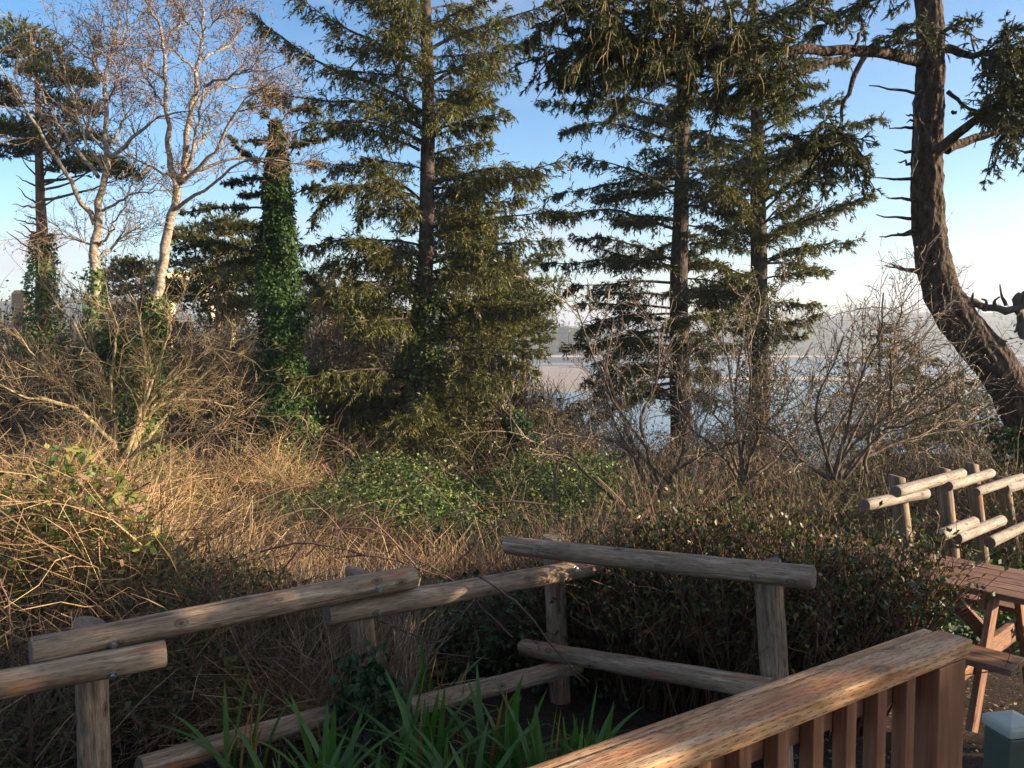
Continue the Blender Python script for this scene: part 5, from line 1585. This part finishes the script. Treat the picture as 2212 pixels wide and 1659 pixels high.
gp = P(2186, 1545, 2.75)
gt = empty('capped_post', (gp[0], gp[1], -.8)); tag(gt, 'green square post with pale cap at the lower right corner', 'post')
gR = Matrix.Rotation(.2, 3, 'Z')
beam('shaft', (.115, .115, 1.55), M_green, gt, (gp[0], gp[1], gp[2] - .055 - .775), gR, .006)
beam('cap', (.13, .13, .04), M_capgrey, gt, (gp[0], gp[1], gp[2] - .032), gR, .012)
hw = .058
Vp = np.array([[-hw, -hw, 0], [hw, -hw, 0], [hw, hw, 0], [-hw, hw, 0], [0, 0, .022]])
cs, sn = math.cos(.2), math.sin(.2)
Vp = np.stack([Vp[:, 0] * cs - Vp[:, 1] * sn, Vp[:, 0] * sn + Vp[:, 1] * cs, Vp[:, 2]], 1) + np.array([gp[0], gp[1], gp[2] - .0125])
mk('cap_peak', [(Vp, np.array([[0, 1, 4], [1, 2, 4], [2, 3, 4], [3, 0, 4]]), 0)], M_capgrey, gt, False)


# ---------------------------------------------------------------- iris clumps in front of the fence
def blade_mesh(h, w, bend, twist, mat):
    K = 10
    t = np.linspace(0, 1, K)
    x = bend * t ** 2.2 * h
    z = h * (t - .30 * abs(bend) * t ** 3)
    ww = w * np.clip(np.sin(PI * np.clip(t * .86 + .14, 0, 1)) ** .6, .0, 1); ww[-1] = .0006
    V = []
    for i in range(K):
        a = twist * t[i]
        s_ = np.array([math.sin(a), math.cos(a), 0])
        c_ = np.array([x[i], 0, z[i]])
        V += [c_ - s_ * ww[i] / 2, c_ + np.array([math.cos(a), -math.sin(a), 0]) * ww[i] * .14, c_ + s_ * ww[i] / 2]
    F = []
    for i in range(K - 1):
        b_ = i * 3
        F += [[b_, b_ + 1, b_ + 4, b_ + 3], [b_ + 1, b_ + 2, b_ + 5, b_ + 4]]
    o_ = mk('blade', [(np.array(V), np.array(F), 0)], mat)
    me = o_.data
    bpy.data.objects.remove(o_)
    return me


blades = [blade_mesh(h_, w_, b_, t_, M_iris) for h_, w_, b_, t_ in [(.72, .034, .10, .3), (.66, .030, .30, -.4), (.80, .036, .18, .5), (.60, .028, .62, .3), (.70, .032, .95, -.3), (.52, .026, .25, .6), (.76, .030, .06, -.2), (.48, .022, .8, .5), (.78, .034, .75, .3), (.66, .036, .85, -.4), (.82, .03, .5, .2)]]
dry = [blade_mesh(.70, .018, .08, .6, M_iris_dry), blade_mesh(.6, .016, .3, -.6, M_iris_dry)]
iris_spots = [(600, 1.0, 3.55, 'iris clump at the left end of the row, beside the lower rail', 13), (700, 1, 3.9, 'iris clump just left of the ivy-covered fence post', 14), (520, 1, 4.1, 'small iris clump with browning tips behind the lower rail', 9), (905, 1, 4.25, 'iris clump in front of the fence right of the ivy', 15), (1000, 1, 3.8, 'nearest iris clump in the middle of the row', 18),
              (1090, 1, 4.35, 'upright iris clump against the lower rail', 15), (1160, 1, 3.9, 'iris clump with broad leaves left of the corner post', 17), (1250, 1, 4.1, 'iris clump below the corner of the fence', 17), (1300, 1, 3.5, 'low iris clump in the dark nearest the railing', 14), (820, 1, 3.55, 'iris clump low in front of the ivy', 12), (1745, 1, 3.1, 'iris clump seen through the railing balusters', 12), (950, 1, 4.9, 'iris clump with tall brown leaves behind the lower rail', 10)]
for xd_, _, d_, lab, nb_ in iris_spots:
    c = P(xd_, 1500, d_); c[2] = float(gz(c[0], c[1])) - .02
    t = empty('iris_clump', c); tag(t, lab, 'plant', 'iris clumps before the fence')
    for i in range(int(nb_ * 1.9)):
        isdry = (rng.random() < .08) or ('brown' in lab and i % 3 == 0)
        me = (dry[i % 2] if isdry else blades[rng.integers(len(blades))])
        o = bpy.data.objects.new('leaf', me); COL.objects.link(o); o.parent = t
        a = rng.uniform(0, 2 * PI)
        o.location = (rng.normal() * .07, rng.normal() * .07, 0)
        o.rotation_euler = (rng.normal() * .10, rng.normal() * .10, a)
        o.scale = (.8, 1.15, rng.uniform(.65, 1.0))

# ivy draped over the second post and lower rail
iv2 = empty('ivy_vine', (P(790, 1450, 4.8)[0], 4.8, -.85)); tag(iv2, 'dark large-leaved ivy draped over fence post and lower rail', 'ivy')
n = 620
a = rng.uniform(0, 2 * PI, n)
t = rng.uniform(0, 1, n)
cx = np.array([P(790 + 70 * (1 - k_) * .6, 1400 + 260 * (1 - k_), 4.75) for k_ in t])
rad = .12 + .26 * (1 - t)
p = cx + np.stack([np.cos(a) * rad * rng.uniform(.3, 1.1, n), np.sin(a) * rad * .7 - .12, .04 * rng.normal(size=n)], 1)
mk('foliage', [(*leaves(p, np.array([0, -.3, -.7]) + .6 * rng.normal(size=(n, 3)), np.array([0, -.8, .6]) + .5 * rng.normal(size=(n, 3)), rng.uniform(.035, .075, n), rng.uniform(.03, .062, n), True), 0)], M_ivy_near, iv2, False)
for i in range(9):
    b = wander(p[i * 20][None], np.array([[rng.normal() * .4, -.2, -.5]]), [.5], 6, .1, .25)
    mk('stem', [(*tubes(b, .004, 5), 0)], M_cane, iv2)
iv3 = empty('ivy_vine', (P(1350, 1400, 5.3)[0], 5.3, -.85)); tag(iv3, 'dark ivy scrambling round the corner post and stray log end', 'ivy')
n = 2000
xx = rng.uniform(900, 1760, n); yy = rng.uniform(1230, 1560, n)
p = np.array([P(x_, y_, 5.95 - .55 * abs(x_ - 1200) / 500 + rng.uniform(-.2, .5)) for x_, y_ in zip(xx, yy)])
mk('foliage', [(*leaves(p, np.array([0, -.3, -.6]) + .7 * rng.normal(size=(n, 3)), np.array([0, -.7, .7]) + .5 * rng.normal(size=(n, 3)), rng.uniform(.03, .065, n), rng.uniform(.025, .052, n), True), 0)], M_ivy_near, iv3, False)
print('TRIS', sum(len(o.data.polygons) for o in bpy.data.objects if o.type == 'MESH'))
